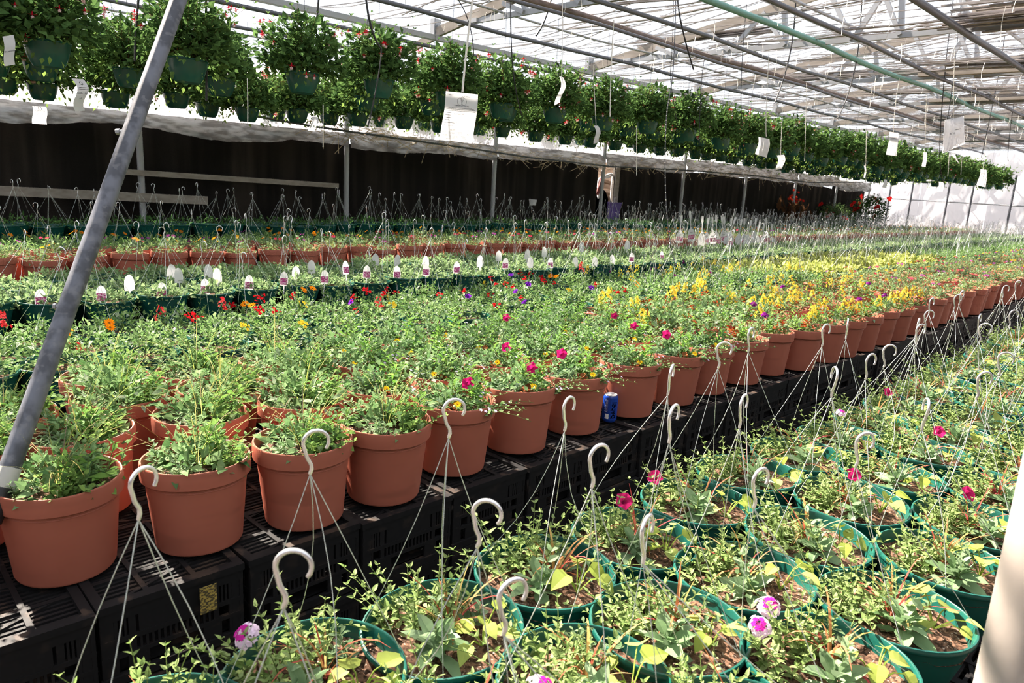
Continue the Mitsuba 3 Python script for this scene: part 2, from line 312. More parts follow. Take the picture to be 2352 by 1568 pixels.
def verbena(rng, c, nrm, R, inner=(.62, .03, .36), outer=(.88, .70, .88)):
    nrm = unit(np.asarray(nrm, float)); P, N, C = [], [], []
    a = unit(np.cross(nrm, [.2, .9, .15])); b = np.cross(nrm, a); ms = []
    for ring, k, e in ((0, 1, 1.5), (1, 6, 1.05), (2, 11, .55), (3, 12, .12)):
        for j in range(k):
            g = j * 2 * np.pi / k + ring * .3; d = np.cos(e) * (np.cos(g) * a + np.sin(g) * b) + np.sin(e) * nrm
            ms.append(florets(rng, [np.asarray(c) + d * R * (.92 if ring else .7) + rng.normal(0, R * .05, 3)], [d + .4 * nrm], R * .34, inner if ring < 2 else outer, outer if ring != 1 else inner))
    ms.append(paint(tube([np.asarray(c) - nrm * R * 2.6, np.asarray(c) + nrm * R * .3], .0016, 4), (.17, .26, .08)))
    return merge(ms)
def spike(rng, c, h, r, col, col2, n=10):
    """An upright cluster of small flowers, as of nemesia or snapdragon."""
    z = np.linspace(.35, 1, n); a = rng.random(n) * 6.28; q = r * (1.1 - z) * 1.5 * rng.uniform(.5, 1.2, n) + .3 * r
    P = np.asarray(c) + np.stack([np.cos(a) * q, np.sin(a) * q, z * h], 1); N = np.stack([np.cos(a), np.sin(a), .35 + 0 * a], 1)
    return merge([florets(rng, P, N, r * .42, col, col2, 4), paint(tube([np.asarray(c), np.asarray(c) + [0, 0, h * .95]], .0013, 3, cap=False), (.15, .24, .07))])
def fuchsia_bell(rng, c, s, red=(.55, .015, .035), skirt=(.82, .62, .60)):
    g = np.arange(4) * np.pi / 2 + rng.random(); D = np.stack([np.cos(g), np.sin(g), .25 + 0 * g], 1)
    m = [leaves(np.tile(np.asarray(c, float), (4, 1)), D, s, s * .38, np.asarray(red), LEAF2), paint(tube([np.asarray(c) + [0, 0, s * .7], np.asarray(c)], [s * .10, s * .16], 4), red)]
    h = np.arange(7) * 2 * np.pi / 7; E = np.stack([np.cos(h) * .5, np.sin(h) * .5, -1 + 0 * h], 1)
    m.append(leaves(np.tile(np.asarray(c, float), (7, 1)), E, s * .8, s * .55, np.asarray(skirt), LEAF2))
    return merge(m)
def soil_disc(rng, R, z, rough=.006, rings=9, n=30):
    r = np.linspace(0, R, rings + 1)[1:]; g = np.arange(n) * 2 * np.pi / n
    P = np.vstack([[[0, 0, 0]], np.stack([r[:, None] * np.cos(g), r[:, None] * np.sin(g), 0 * r[:, None] * g], -1).reshape(-1, 3)])
    P[:, 2] = z + rough * 2.2 * (meshkit.fbm(P * 28 + rng.random(3) * 40, 3) - .5) + .010 * (meshkit.noise(P * 9 + rng.random(3) * 40) - .5) + rng.normal(0, rough * .28, len(P))
    j = np.arange(n); k = (j + 1) % n; F = [np.stack([j * 0, 1 + j, 1 + k], 1)]
    for i in range(rings - 1):
        a, b = 1 + i * n, 1 + (i + 1) * n
        F += [np.stack([a + j, b + j, b + k], 1), np.stack([a + j, b + k, a + k], 1)]
    return P, np.vstack(F)
# ---- pots and hangers
def terracotta_pot(n=44):
    body = lathe([(0, .004), (.112, .004), (.119, 0), (.122, .006), (.128, .07), (.1355, .15), (.1405, .203), (.139, .212)], n)
    rim = lathe([(.139, .209), (.148, .2085), (.1525, .2125), (.1535, .235), (.1530, .258), (.1505, .262), (.1465, .2615), (.1440, .257), (.1385, .20), (.134, .17)], n)
    groove = lathe([(.1398, .1955), (.1410, .1965), (.1410, .1985), (.1402, .1995)], n)
    return merge([body, groove])[:2], rim
def green_bowl(n=44):
    body = lathe([(0, .004), (.094, .004), (.100, 0), (.105, .004), (.120, .030), (.138, .075), (.151, .12), (.160, .165), (.1625, .172)], n)
    rim = lathe([(.1620, .171), (.1665, .1705), (.169, .174), (.1692, .180), (.1675, .1838), (.1640, .1845), (.1615, .182), (.1590, .170), (.150, .12), (.136, .08)], n)
    return body, rim
def hook_path(s=1.0):
    a = np.radians(np.linspace(200, -38, 15))
    arc = np.stack([.0115 + .0215 * np.cos(a), .056 + .0215 * np.sin(a)], 1)
    lo = np.array([[0.0, 0.0], [.0030, .009], [.0020, .018], [-.0045, .031]])
    return np.vstack([lo, arc]) * s
def hanger(apex, rim_r, rim_z, a0=.4, turn=0.0, wr=.0010, sides=4, lo=False, rng=None):
    apex = np.asarray(apex, float); wires = []
    for k in range(4):
        g = a0 + k * np.pi / 2; e = np.array([np.cos(g) * rim_r, np.sin(g) * rim_r, rim_z]); t = np.linspace(0, 1, 2 if lo else 6)[:, None]
        bow = (rng.normal(0, .012, 3) if rng is not None and not lo else np.zeros(3))
        wires.append(tube(apex * (1 - t) + e * t + np.sin(np.pi * t) * bow, wr, sides, cap=False))
    h = hook_path(); p = apex + np.stack([h[:, 0] * math.cos(turn), h[:, 0] * math.sin(turn), h[:, 1]], 1)
    if lo: p = p[[0, 2, 4, 7, 10, 12, 15, 18]]
    rr = np.linspace(.0036, .0029, len(p)); rr[0] = .0032
    return wires, tube(p, rr, 4 if lo else 8)

# ------------------------------------------------------------------ the setting: floor, walls, roof
rng = np.random.default_rng(11)
def ground(u, v):
    X = -14 + 50 * u; Y = -14 + 30 * v
    return np.stack([X, Y, -Z0 + .03 * (meshkit.fbm(np.stack([X * 1.3, Y * 1.3, 0 * X], 1), 3) - .6)], 1)
obj('floor', grid(90, 60, ground), 'floor_dirt', smooth=True); tag('floor', kind='structure')
WY = 10.4
POSTS = [-2.8, .3, 3.33, 6.38, 9.57, 12.82, 16.01, 19.17, 22.3, 25.45, 28.4]
# back wall: one dark shade cloth per bay, a crumpled strip of dirty film folded over its top
for i, (x0, x1) in enumerate(zip(POSTS[:-1], POSTS[1:])):
    if i == 5: x0 += .62                                            # the store's opening beside this post
    dx = .35 * i
    def cl(u, v, x0=x0, x1=x1, i=i):
        X = x0 + (x1 - x0) * u; z = -Z0 + (1.96 + .05 * np.sin(u * 3.1) - (.10 if i > 7 else 0) * u) * v
        w = meshkit.fbm(np.stack([X * 2.2, z * .5, 0 * X], 1), 3)
        return np.stack([X, WY + .10 * (w - .5), z], 1)
    obj('shade_cloth', grid(34, 10, cl), 'shade_cloth', 'wall_back', smooth=True)
def strip(i, x0, x1, ztop, zb, sag):
    def fn(u, v):
        X = x0 + (x1 - x0) * u; w = meshkit.fbm(np.stack([X * 3.5, v * 3, 0 * X + i], 1), 4) - .5; w2 = meshkit.fbm(np.stack([X * 11, v * 2, 0 * X + i + 9], 1), 3) - .5
        bot = zb + sag * np.sin(u * np.pi * 2.3 + i) * .5 + .05 * w
        z = ztop + (bot - ztop) * v
        return np.stack([X, WY - .12 - .16 * v * (1 - v) * 4 * .35 + .16 * w + .07 * w2 - .10 * v, z + .02 * w2], 1)
    return grid(60, 9, fn)
for i, (x0, x1) in enumerate(zip(POSTS[:-1], POSTS[1:])):
    obj('film_strip', strip(i, x0 + .02, x1 - .02, [.60, .58, .58, .62, .66, .70, .76, .80, .72, .62][i], [.38, .38, .36, .36, .40, .42, .44, .42, .38, .30][i], [.12, .10, .09, .05, .05, .04, .05, .05, .06, .06][i]), 'film_dirty', 'wall_back', smooth=True)
for i in range(10):
    x0, x1 = POSTS[i], POSTS[i + 1]
    def fl(u, v, x0=x0, x1=x1, i=i):
        X = x0 + (x1 - x0) * u; z = .55 + .85 * v
        return np.stack([X, WY + .02 + .04 * meshkit.fbm(np.stack([X * 2, z * 3, 0 * X + i], 1), 3), z], 1)
    obj('film_pane', grid(20, 6, fl), 'film_white', 'wall_back', smooth=True)
tag('wall_back', kind='structure')
for i, x in enumerate(POSTS):
    k = obj('wall_post', tube([[x, WY - .16, -Z0], [x, WY - .16, 1.35]], .042, 10), 'grey_steel', smooth=40)
    tag(k, f'grey steel post of the dark back wall, {nth(i)} from the wall\'s pole end', 'post', 'posts of the back wall')
for pts, w, lab in (((1.5, 4.15, -.46), .11, 'weathered wooden rail low on the dark shade cloth behind the hooks'), ((3.0, 6.2, -.19), .07, 'thin weathered wooden batten across the shade cloth bay beside the pole')):
    a = np.array([pts[0], WY - .22, pts[2] + .03]); b = np.array([pts[1], WY - .22, pts[2] - .04])
    tag(obj('wooden_rail', beam(a, b, .03, w), 'old_wood'), lab, 'rail')
# the side and the end behind the camera carry the same dark cloth
def side(u, v): X = -6 + 22 * u; return np.stack([X, -3.2 + .10 * meshkit.fbm(np.stack([X * 2, v * 3, 0 * X], 1), 3), -Z0 + 3.0 * v], 1)
obj('shade_cloth', grid(60, 8, side), 'shade_cloth', 'wall_near', smooth=True); tag('wall_near', kind='structure')
def end(u, v): Y = -3.2 + 13.6 * u; return np.stack([-6 + .10 * meshkit.fbm(np.stack([Y * 2, v * 3, 0 * Y], 1), 3), Y, -Z0 + 3.0 * v], 1)
obj('shade_cloth', grid(60, 8, end), 'shade_cloth', 'wall_end', smooth=True); tag('wall_end', kind='structure')
# far end wall: white film on dark posts
EX = 30.0
for j in range(8):
    y0, y1 = 11.2 - 2.2 * j, 11.2 - 2.2 * (j + 1)
    def ef(u, v, y0=y0, y1=y1, j=j):
        Y = y0 + (y1 - y0) * u; z = -Z0 + 3.4 * v
        w = meshkit.fbm(np.stack([Y * 1.5 + z * .8, z * 1.2 - Y * .5, 0 * Y + j], 1), 4) - .5
        return np.stack([EX + .22 * w, Y, z], 1)
    obj('film_pane', grid(26, 20, ef), 'film_white', 'wall_far', smooth=True)
tag('wall_far', kind='structure')
for j, y in enumerate([9.9, 9.15, 7.95, 7.2, 6.0, 5.3, 4.1, 3.4, 2.2]):
    tag(obj('end_post', tube([[EX - .45, y, -Z0], [EX - .45, y, 1.1]], .036, 8), 'dark_pipe', smooth=40), f'slim dark post before the white end wall, {nth(j)} from the flowering shrub', 'post', 'posts of the white end wall')
tag(obj('end_rail', tube([[EX - .40, 10.2, .12], [EX - .38, 6, .10], [EX - .4, 2, .13]], .022, 6), 'grey_steel'), 'thin grey rail running across the white end wall', 'rail')

# roof: gutter, pipes along the house, trusses across, loose laths on top, twine ends hanging
GY, GZ, RY, RZ = 8.0, 1.76, 3.35, 2.66
def roof_pipe(name, Y, z, r, m, lab, x0=-1.5, x1=EX, wob=.015):
    X = np.linspace(x0, x1, 24); p = np.stack([X, Y + wob * np.sin(X * .9 + Y), z + wob * np.sin(X * 1.3 + 2 * Y)], 1)
    return tag(obj(name, tube(p, r, 10), m, smooth=50), lab, 'pipe')
roof_pipe('roof_pipe', 5.85, 1.86, .036, 'rusty_pipe', 'thick rusty brown pipe running under the roof laths along the house')
roof_pipe('roof_pipe', 5.62, 1.75, .020, 'dark_pipe', 'slim dark blue pipe hung beside the thick rusty brown pipe')
roof_pipe('roof_pipe', 4.25, 1.86, .034, 'green_pipe', 'green painted pipe running along the roof')
roof_pipe('roof_pipe', 5.05, 1.80, .024, 'dark_pipe', 'dark pipe between the rusty brown pipe and the green pipe')
roof_pipe('roof_pipe', 3.72, 1.84, .026, 'dark_pipe', 'dark pipe just beyond the green pipe, nearer the aisle')
roof_pipe('roof_pipe', 3.95, 2.05, .018, 'grey_steel', 'thin grey pipe above the green pipe')
roof_pipe('roof_pipe', 2.62, 1.83, .036, 'dark_pipe', 'dark thick pipe over the aisle at the upper corner of the roof')
roof_pipe('roof_pipe', 7.2, 1.83, .026, 'dark_pipe', 'dark pipe above the hanging baskets, next inside the gutter')
roof_pipe('roof_pipe', 6.75, 1.93, .014, 'grey_steel', 'thin grey pipe between the rusty brown pipe and the gutter')
roof_pipe('roof_pipe', 9.0, 1.62, .022, 'dark_pipe', 'dark pipe beyond the gutter, over the back row of hanging baskets')
g = np.array([[0, .035], [-.05, .03], [-.045, -.03], [.045, -.03], [.05, .03], [0, .035]])
gx = np.array([-2.0, EX]); GV = np.stack([[[x, GY + a, GZ + b] for a, b in g] for x in gx]).reshape(-1, 3); n6 = len(g)
GF = np.vstack([[[i, i + 1, n6 + i + 1], [i, n6 + i + 1, n6 + i]] for i in range(n6 - 1)])
tag(obj('roof_gutter', (GV, GF), 'grey_steel'), 'long grey metal gutter above the rows of hanging baskets', 'gutter')
tag(obj('roof_pipe', tube([[-2, GY - .02, GZ - .12], [EX, GY - .02, GZ - .12]], .024, 8), 'dark_pipe', smooth=50), 'dark pipe clamped below the grey gutter', 'pipe')
# truss
tp = []
def plank(a, b, w, h, s=0): return beam(np.asarray(a) + [s, 0, 0], np.asarray(b) + [s, 0, 0], w, h)
tp.append(('chord', beam([0, GY, GZ + .14], [0, -1.2, GZ + .14], .035, .06), 'grey_steel'))
tp.append(('rafter', beam([0, GY + .1, GZ + .06], [0, RY, RZ], .045, .12), 'old_wood'))
tp.append(('rafter', beam([0, -1.2, GZ + .06], [0, RY, RZ], .045, .12), 'old_wood'))
tp.append(('rafter', beam([0, GY, GZ + .05], [0, WY - .05, 1.28], .04, .10), 'old_wood'))
zt = lambda y: GZ + .06 + (RZ - GZ - .06) * (1 - abs(y - RY) / 4.6)
ys = [7.2, 6.4, 5.55, 4.75, 3.9, 3.35, 2.6, 1.8, .95, .15]
for i, y in enumerate(ys):
    y2 = y - .42 if i % 2 == 0 else y + .1
    tp.append(('web', beam([.025, y, GZ + .14], [.025, y2, zt(y2)], .045, .06), 'grey_steel'))
    tp.append(('web', beam([-.025, y, GZ + .14], [-.025, y + .36, zt(y + .36)], .04, .05), 'grey_steel'))
tp.append(('bracket', beam([0, GY + .05, GZ], [0, GY + .05, GZ + .24], .08, .12), 'grey_steel'))
proto('truss', tp)
for i, x in enumerate([.15, 3.25, 6.35, 9.5, 12.75, 16.0, 19.15, 22.3, 25.4, 28.5]):
    put('roof_truss', 'truss', place((x, 0, 0), 0), f'roof truss of wooden rafters and grey steel webs, {nth(i)} along the house from the pole', 'truss', 'roof trusses')
# purlins up the slope and the ridge
for k, (y, z, r) in enumerate([(6.6, GZ + .36, .016), (5.0, GZ + .66, .016), (RY, RZ + .05, .03), (1.8, GZ + .60, .016), (9.2, 1.56, .014)]):
    obj('purlin', tube([[-2, y, z], [14, y, z + .02], [EX, y, z]], r, 6), 'grey_steel', 'ceiling', smooth=50)
# laths: dry loose sticks and slats laid across the pipes
def lath(rng, big=False, x=None, dens=None):
    X = x if x is not None else rng.uniform(1.2, EX); y0 = rng.uniform(-1.0, 7.6); L = rng.uniform(.9, 2.8)
    w, h = (rng.uniform(.02, .045), rng.uniform(.006, .016)) if big else (rng.uniform(.005, .016), rng.uniform(.004, .009))
    lay = rng.random() < .30
    yaw = rng.normal(0, .035); n = 4; t = np.linspace(0, 1, n); Y = y0 + L * t
    z = np.where(lay, np.interp(Y, [-1.2, RY, GY, 11], [GZ + .12, RZ + .06, GZ + .12, GZ + .1]), 1.915 + rng.uniform(0, .10)) + rng.normal(0, .012) - .05 * rng.random() * np.sin(np.pi * t) + rng.normal(0, .010, n)
    xs = X + yaw * (Y - y0) + rng.normal(0, .008, n)
    return merge([beam([xs[i], Y[i], z[i]], [xs[i + 1], Y[i + 1], z[i + 1]], w, h) for i in range(n - 1)])[:2]
xs = np.sort(1.2 + (EX - 1.2) * rng.random(1900) ** .9)
many = []
nl = 0
for X in xs:
    if rng.random() < np.interp(X, [3, 6, 10, 15], [.75, .62, .42, .1]): continue
    big = rng.random() < .22
    m = lath(rng, big, X)
    if nl < 300 and X < 9.5: obj('lath', m, 'lath_wood', 'ceiling'); nl += 1
    else: many.append(m)
# bundles of slats pushed together, and planks across the pipes
def bundle(x, y0, L, n, spread, z):
    for i in range(n):
        yy = y0 + rng.normal(0, .10); dz = rng.uniform(0, .09)
        a = [x + rng.normal(0, spread), yy, z + dz]; b = [x + rng.normal(0, spread), yy + L * rng.uniform(.75, 1.1), z + dz + rng.normal(0, .02)]
        many.append(beam(a, b, rng.uniform(.02, .06), rng.uniform(.006, .016)))
for x, y0, L, n, sp, z in [(9.3, -.8, 3.6, 40, .16, 1.88), (8.9, -.8, 3.3, 18, .06, 1.95), (12.2, .5, 3.2, 26, .16, 1.90), (13.2, 1.2, 2.6, 16, .10, 1.93), (16.3, 1.0, 4.2, 30, .2, 1.92), (6.3, 5.5, 1.5, 9, .05, 2.12), (9.6, 5.0, 2.2, 14, .07, 2.1), (12.9, 4.2, 2.4, 18, .12, 2.0), (19.3, 1, 5, 34, .25, 1.95), (22.5, 0, 6.5, 40, .3, 1.95), (25.5, 0, 7, 40, .3, 1.95), (15.2, 3.4, 2.4, 18, .12, 1.98)]:
    bundle(x, y0, L, n, sp, z)
obj('lath_litter', merge(many)[:2], 'lath_wood', 'ceiling'); tag('ceiling__lath_litter', 'loose dry laths and slats farther along the roof', kind='stuff')
for x, y0, y1, z, h in [(9.5, -1.0, 2.75, 1.93, .10), (9.42, -1, 2.62, 2.03, .07), (12.6, -.5, 4.1, 1.90, .05), (15.9, .5, 4.9, 1.92, .06), (19, 1, 6, 1.93, .06), (6.45, 4.6, 5.8, 1.93, .07)]:
    obj('plank', beam([x, y0, z], [x + .04, y1, z + .02], .10, h), 'old_wood', 'ceiling')
tag('ceiling', kind='structure')
for i in range(290):
    X = 2.5 + 20 * rng.random() ** 1.2; Y = rng.uniform(.6, 7.6); z = 1.92; L = rng.uniform(.08, .34)
    if abs(Y - X * .95) > X * .95: pass
    t = np.linspace(0, 1, 5); p = np.stack([X + .012 * np.sin(t * 5 + i), Y + .03 * (rng.random() - .5) * t + .012 * np.cos(t * 4 + i), z - L * t], 1)
    obj('twine_end', tube(p, .0032, 3, cap=False), 'white_string', 'ceiling')
# the black tube sagging in front of the back wall, with straw caught on it
hose = [onY(x, y, 9.55) for x, y in ((560, 262), (725, 291), (900, 316), (1060, 338), (1220, 362), (1400, 382), (1580, 391), (1720, 402), (1860, 419), (1990, 418))]
tag(obj('irrigation_hose', tube(hose, .016, 6), 'dark_pipe', smooth=50), 'black hose sagging along the back wall below the hanging baskets', 'hose')
st = []
for i in range(700):
    k = rng.integers(1, len(hose) - 1); t = rng.random(); p = hose[k] * (1 - t) + hose[k + 1] * t
    if k == 5 and rng.random() < .5: continue
    q = p + [rng.normal(0, .10), rng.uniform(.0, .35), rng.normal(.03, .05)]; d = unit(np.array([rng.normal(0, 1), rng.normal(0, .35), rng.normal(-.1, .22)])) * rng.uniform(.10, .38)
    st.append(tube([q, q + d], .0042, 3, cap=False))
tag(obj('straw', merge(st)[:2], 'straw'), 'dry straw caught on the sagging hose before the back wall', 'straw', kind='stuff')

# ------------------------------------------------------------------ crates and benches
def crate_mesh(n_top=9):
    L, D, Hh = .372, .565, .225; b = []
    for sx in (-1, 1): b.append(box((sx * (L / 2 - .012), 0, -.010), (.024, D, .020)))
    for sy in (-1, 1): b.append(box((0, sy * (D / 2 - .014), -.010), (L, .028, .020)))
    for y in (-.14, 0, .14): b.append(box((0, y, -.013), (L - .03, .016, .016)))
    for x in (-.06, .06): b.append(box((x, 0, -.013), (.014, D - .03, .016)))
    for i in range(26):
        y = -D / 2 + .03 + i * (D - .06) / 25
        b.append(box((0, y, -.016), (L - .04, .0095, .008)))
    for a in (-1, 1):                                              # diagonals of the grid
        b.append(beam([-.17, -a * .06, -.012], [.17, a * .06, -.012], .010, .010)); b.append(beam([-.17, a * .27, -.012], [.17, a * .12, -.012], .010, .010))
    def wall(w, place_):                                           # one side: rails, ribs, slots, hand hole
        q = [((0, -.030), (w, .035)), ((0, -.105), (w, .014)), ((0, -.150), (w, .012)), ((0, -Hh + .012), (w, .024))]
        for s in (-1, 1):
            q.append(((s * (w / 2 - .016), -Hh / 2), (.032, Hh)))
            q += [((s * w * .29, -Hh / 2), (.014, Hh)), ((s * w * .40, -.13), (.008, .18))]
        q.append(((0, -.075), (w * .5, .055)))
        n = 5
        for s in (-1, 1):
            for i in range(n): q.append(((s * (w * .31 + i * w * .028), -.07), (.0055, .075)))
        for i in range(13): q.append(((-w * .24 + i * w * .04, -.128), (.006, .040)))
        q += [((-w * .26, -.18), (.05, .055)), ((w * .26, -.18), (.05, .055))]
        th = lambda k: .010 if k < 12 else .006
        for k, (c, s) in enumerate(q): b.append(place_(c, s, .012 if k < 4 else .009))
    for sy in (-1, 1): wall(L - .008, lambda c, s, t, sy=sy: box((c[0], sy * (D / 2 - .010), c[1]), (s[0], t, s[1])))
    for sx in (-1, 1): wall(D - .008, lambda c, s, t, sx=sx: box((sx * (L / 2 - .010), c[0], c[1]), (t, s[0], s[1])))
    lip = [box((0, sy * (D / 2 - .004), -Hh + .012), (L, .012, .024)) for sy in (-1, 1)]
    inner = [box((0, 0, -.205), (L - .06, D - .06, .004))]
    return merge(b + lip + inner)[:2]
proto('crate', [('basket', crate_mesh(), 'crate_plastic')])
ZC = -1.08
def crates(y, z, x0, n, what, jz=.006, jx=.010):
    for i in range(n):
        put('plastic_crate', 'crate', place((x0 + .3775 * i + rng.normal(0, .002), y + rng.normal(0, .006), z + rng.normal(0, jz) * .5), rng.normal(0, jx)), f'black slotted plastic crate, {nth(i)} from the pole in {what}', 'crate', what)
crates(2.085, ZC - .004, -.135, 31, 'the upper aisle-side layer under terracotta')
crates(2.075, ZC - .234, -.14, 31, 'the lower aisle-side layer under terracotta')
crates(2.665, ZC - .004, -.12, 12, 'the inner upper layer under terracotta')
crates(.90, ZC - .006, .10, 20, 'the upper aisle-side layer under green baskets')
crates(.32, ZC - .006, .50, 9, 'the outer upper layer under green baskets')
crates(.90, ZC - .236, .10, 20, 'the lower aisle-side layer under green baskets')
crates(.32, ZC - .236, .50, 9, 'the outer lower layer under green baskets')
tag(obj('gold_sticker', box(tuple(np.array([.693, 1.784, ZC - .062])), (.045, .002, .078), None), 'gold_sticker'), 'worn gold and black sticker on the side of a black crate', 'sticker')
for nm, y0, y1, z, x0 in (('plant_bench', 2.96, 4.72, ZC - .01, -1.0), ('plant_bench', 4.98, 6.35, ZC - .01, -1.0), ('plant_bench', 6.7, 9.05, ZC - .01, -1.0), ('plant_bench', 9.1, 9.9, ZC + .12, -1.0), ('plant_bench', 1.80, 2.94, ZC - .01, 11.7), ('plant_bench', 2.40, 2.94, ZC - .235, -.3)):
    x1 = EX - .8 if nm == 'plant_bench' and not (y0 == 2.40) else 11.5
    parts = [box(((x0 + x1) / 2, (y0 + y1) / 2, z - .02), (x1 - x0, y1 - y0, .03))]
    key = obj(nm, parts[0], 'crate_plastic')
    for xx in np.arange(x0 + .2, x1, 2.6):
        for yy in (y0 + .1, y1 - .1): obj('leg', box((xx, yy, (z - .035 - Z0) / 2), (.06, .06, Z0 + z - .035)), 'crate_plastic', key)
    tag(key, {2.96: 'black bench carrying the mixed green baskets behind the terracotta pots', 4.98: 'black bench carrying the petunia baskets with white tags', 6.7: 'black bench beyond the tagged baskets carrying terracotta pots and gazanias', 9.1: 'raised black bench along the back wall carrying leafy baskets', 1.80: 'black bench far along the aisle under the last terracotta pots', 2.40: 'low black bench under the rear rows of terracotta pots'}[y0], 'bench')

# ------------------------------------------------------------------ hanging baskets along the aisle, terracotta pots, baskets on the benches
GB, GR = green_bowl(44); GBl, GRl = green_bowl(16)
TB, TR = terracotta_pot(44); TBl, TRl = terracotta_pot(18)
def G(*c): return lin(*c)
FRESH, FRESH2 = (.17, .265, .075), (.32, .40, .17)
GREYG, GREYG2 = (.15, .25, .11), (.27, .37, .22)
DEEP, DEEP2 = (.045, .095, .032), (.105, .19, .055)
LIME, LIME2 = (.29, .37, .065), (.42, .48, .14)
MINT, MINT2 = (.095, .18, .055), (.20, .30, .115)
def heart_vine(rng, c, n, L=.058, ca=LIME, cb=LIME2):
    out = []
    for i in range(n):
        a = i * 2.4 + rng.normal(0, .4); q = rng.uniform(.02, .06); h = rng.uniform(.02, .075)
        tip = np.asarray(c) + [np.cos(a) * q, np.sin(a) * q, h]
        st = paint(tube([np.asarray(c), np.asarray(c) * .4 + tip * .6 + [0, 0, .012], tip], .0017, 3, cap=False), (.30, .40, .08))
        s = rng.uniform(.65, 1.15)
        lf = leaves([tip], [[np.cos(a), np.sin(a), rng.normal(-.15, .3)]], L * s, L * s * .92, tint(rng, 1, ca, cb, .08), HEART, N=np.array([[rng.normal(0, .3), rng.normal(0, .3), 1.0]]))
        out.append((st, lf))
    return merge([q[0] for q in out]), [q[1] for q in out]
IR = np.array([.707, -.707]); IB = np.array([.707, .707])          # picture right and picture back, on the ground
def off(r, b, z): q = IR * r + IB * b; return [q[0], q[1], z]
def front_basket(name, seed, heads=(), mag=False, apex=(0, 0, .565)):
    rng = np.random.default_rng(seed); zs = .152; p = [('bowl', GB, 'green_plastic', 35), ('bowl__rim', GR, 'green_plastic', 35), ('soil', soil_disc(rng, .158, zs - .006, .008, 11, 40), 'potting_soil', True)]
    v = merge([sprigs(rng, 13, off(-.070, .035, zs - .01), .055, .135, .55, .031, .015, FRESH, FRESH2, 7, LANCE, bias=tuple(IR * -.25)),
               sprigs(rng, 10, off(-.025, .075, zs - .01), .055, .115, .6, .029, .014, FRESH, FRESH2, 6, LANCE),
               sprigs(rng, 6, off(-.10, -.01, zs - .01), .035, .11, 1.2, .027, .014, FRESH, FRESH2, 6, LANCE, bias=tuple(IR * -.6 + IB * .2), curl=.6)])
    p.append(('verbena', v, 'leaf'))
    p.append(('petunia', merge([rosette(rng, 15, off(-.005, -.055, zs), .078, .040, GREYG, GREYG2, OVAL, (-.25, 1.1)), sprigs(rng, 2, off(.0, -.05, zs), .012, .10, .25, .045, .024, GREYG, GREYG2, 4, OVAL)]), 'leaf'))
    p.append(('scaevola', sprigs(rng, 5, off(.055, .07, zs - .01), .035, .085, .8, .034, .017, (.10, .17, .08), (.20, .28, .16), 5, SPOON), 'leaf'))
    vs, vl = heart_vine(rng, off(.085, -.02, zs), 6, .050); p.append(('sweet_potato', vs, 'leaf'))
    for m in vl: p.append(('sweet_potato__leaf', m, 'leaf'))
    p.append(('red_grass', blades(rng, 16, off(.015, .03, zs - .004), .16, .0058, [(.50, .10, .07), (.62, .20, .11), (.40, .24, .08), (.45, .07, .08), (.55, .42, .16)], .75, 6, .012, 1.6), 'leaf'))
    for (r, b, z, s) in heads: p.append(('verbena__flower_head', verbena(rng, off(r, b, zs + z), unit(np.array([rng.normal(-.2, .25), rng.normal(-.2, .25), 1.0])), s), 'petal'))
    if mag: p.append(('petunia__flower', petunia(off(mag[0], mag[1], zs + mag[2]), unit(np.array([-.5, -.6, .7])), .026, (.60, .025, .16), (.16, .01, .06)), 'petal'))
    w, h = hanger(apex, .1665, .178, rng.uniform(.2, 1.3), rng.uniform(-1.3, .6), rng=rng)
    for x in w: p.append(('wire', x, 'wire_metal', True))
    clips = merge([box((.1675 * math.cos(.5 + k * 1.57), .1675 * math.sin(.5 + k * 1.57), .181), (.010, .010, .006)) for k in range(4)])[:2]
    p.append(('hook', h, 'hook_metal', True))
    return proto(name, p, {'red_grass': 'tuft of red and orange grass blades', 'sweet_potato': 'lime green heart-leaved vine'})
# rows hex-packed on the crates: Y 1.02, .71, .42 ; hooks lean as they do in the photograph (apex pixels where they can be read)
ROW1 = [(.32, 1.07, (312, 1190)), (.60, 1.055, (728, 1082)), (.88, 1.02, (1060, 1000)), (1.19, 1.03, (1300, 985)), (1.51, 1.01, (1515, 903)), (1.85, 1.02, (1648, 846)), (2.18, 1.02, (1738, 810)), (2.51, 1.0, (1893, 795)), (2.85, .98, (1954, 780))]
ROW2 = [(.36, .76, (632, 1393)), (.665, .745, (1082, 1254)), (.97, .72, (1357, 1108)), (1.24, .715, (1538, 1014)), (1.56, .71, (1703, 983)), (1.90, .71, (1890, 906)), (2.24, .72, None), (2.57, .71, (2030, 850))]
ROW3 = [(.74, .44, (1020, 1560)), (1.05, .43, (1490, 1378)), (1.38, .43, (1745, 1214)), (1.70, .42, (1950, 1080)), (2.04, .41, (2087, 988)), (2.38, .42, (2206, 908))]
x = ROW1[-1][0]
rgp = np.random.default_rng(5)
for k in range(13): x += .338; ROW1.append((x, .99 + rgp.normal(0, .012), None))
x = ROW2[-1][0]
for k in range(7): x += .338; ROW2.append((x, .70 + rgp.normal(0, .01), None))
x = ROW3[-1][0]
for k in range(4): x += .338; ROW3.append((x, .42, None))
HEADS = {(0, 1): [(-.13, .05, .075, .024)], (1, 1): [(-.05, .0, .09, .022)], (1, 2): [(-.11, -.06, .07, .027)], (2, 2): [(-.10, .09, .08, .024), (-.13, .03, .07, .022)], (0, 8): [(.0, .05, .11, .02)], (0, 3): []}
MAGS = {(1, 0): (-.02, .06, .10), (0, 4): (-.03, .06, .10), (0, 5): (-.13, .02, .08), (1, 6): (.02, .05, .09), (1, 8): (.05, .02, .10), (0, 10): (-.05, .05, .08), (2, 5): (.0, .05, .10)}
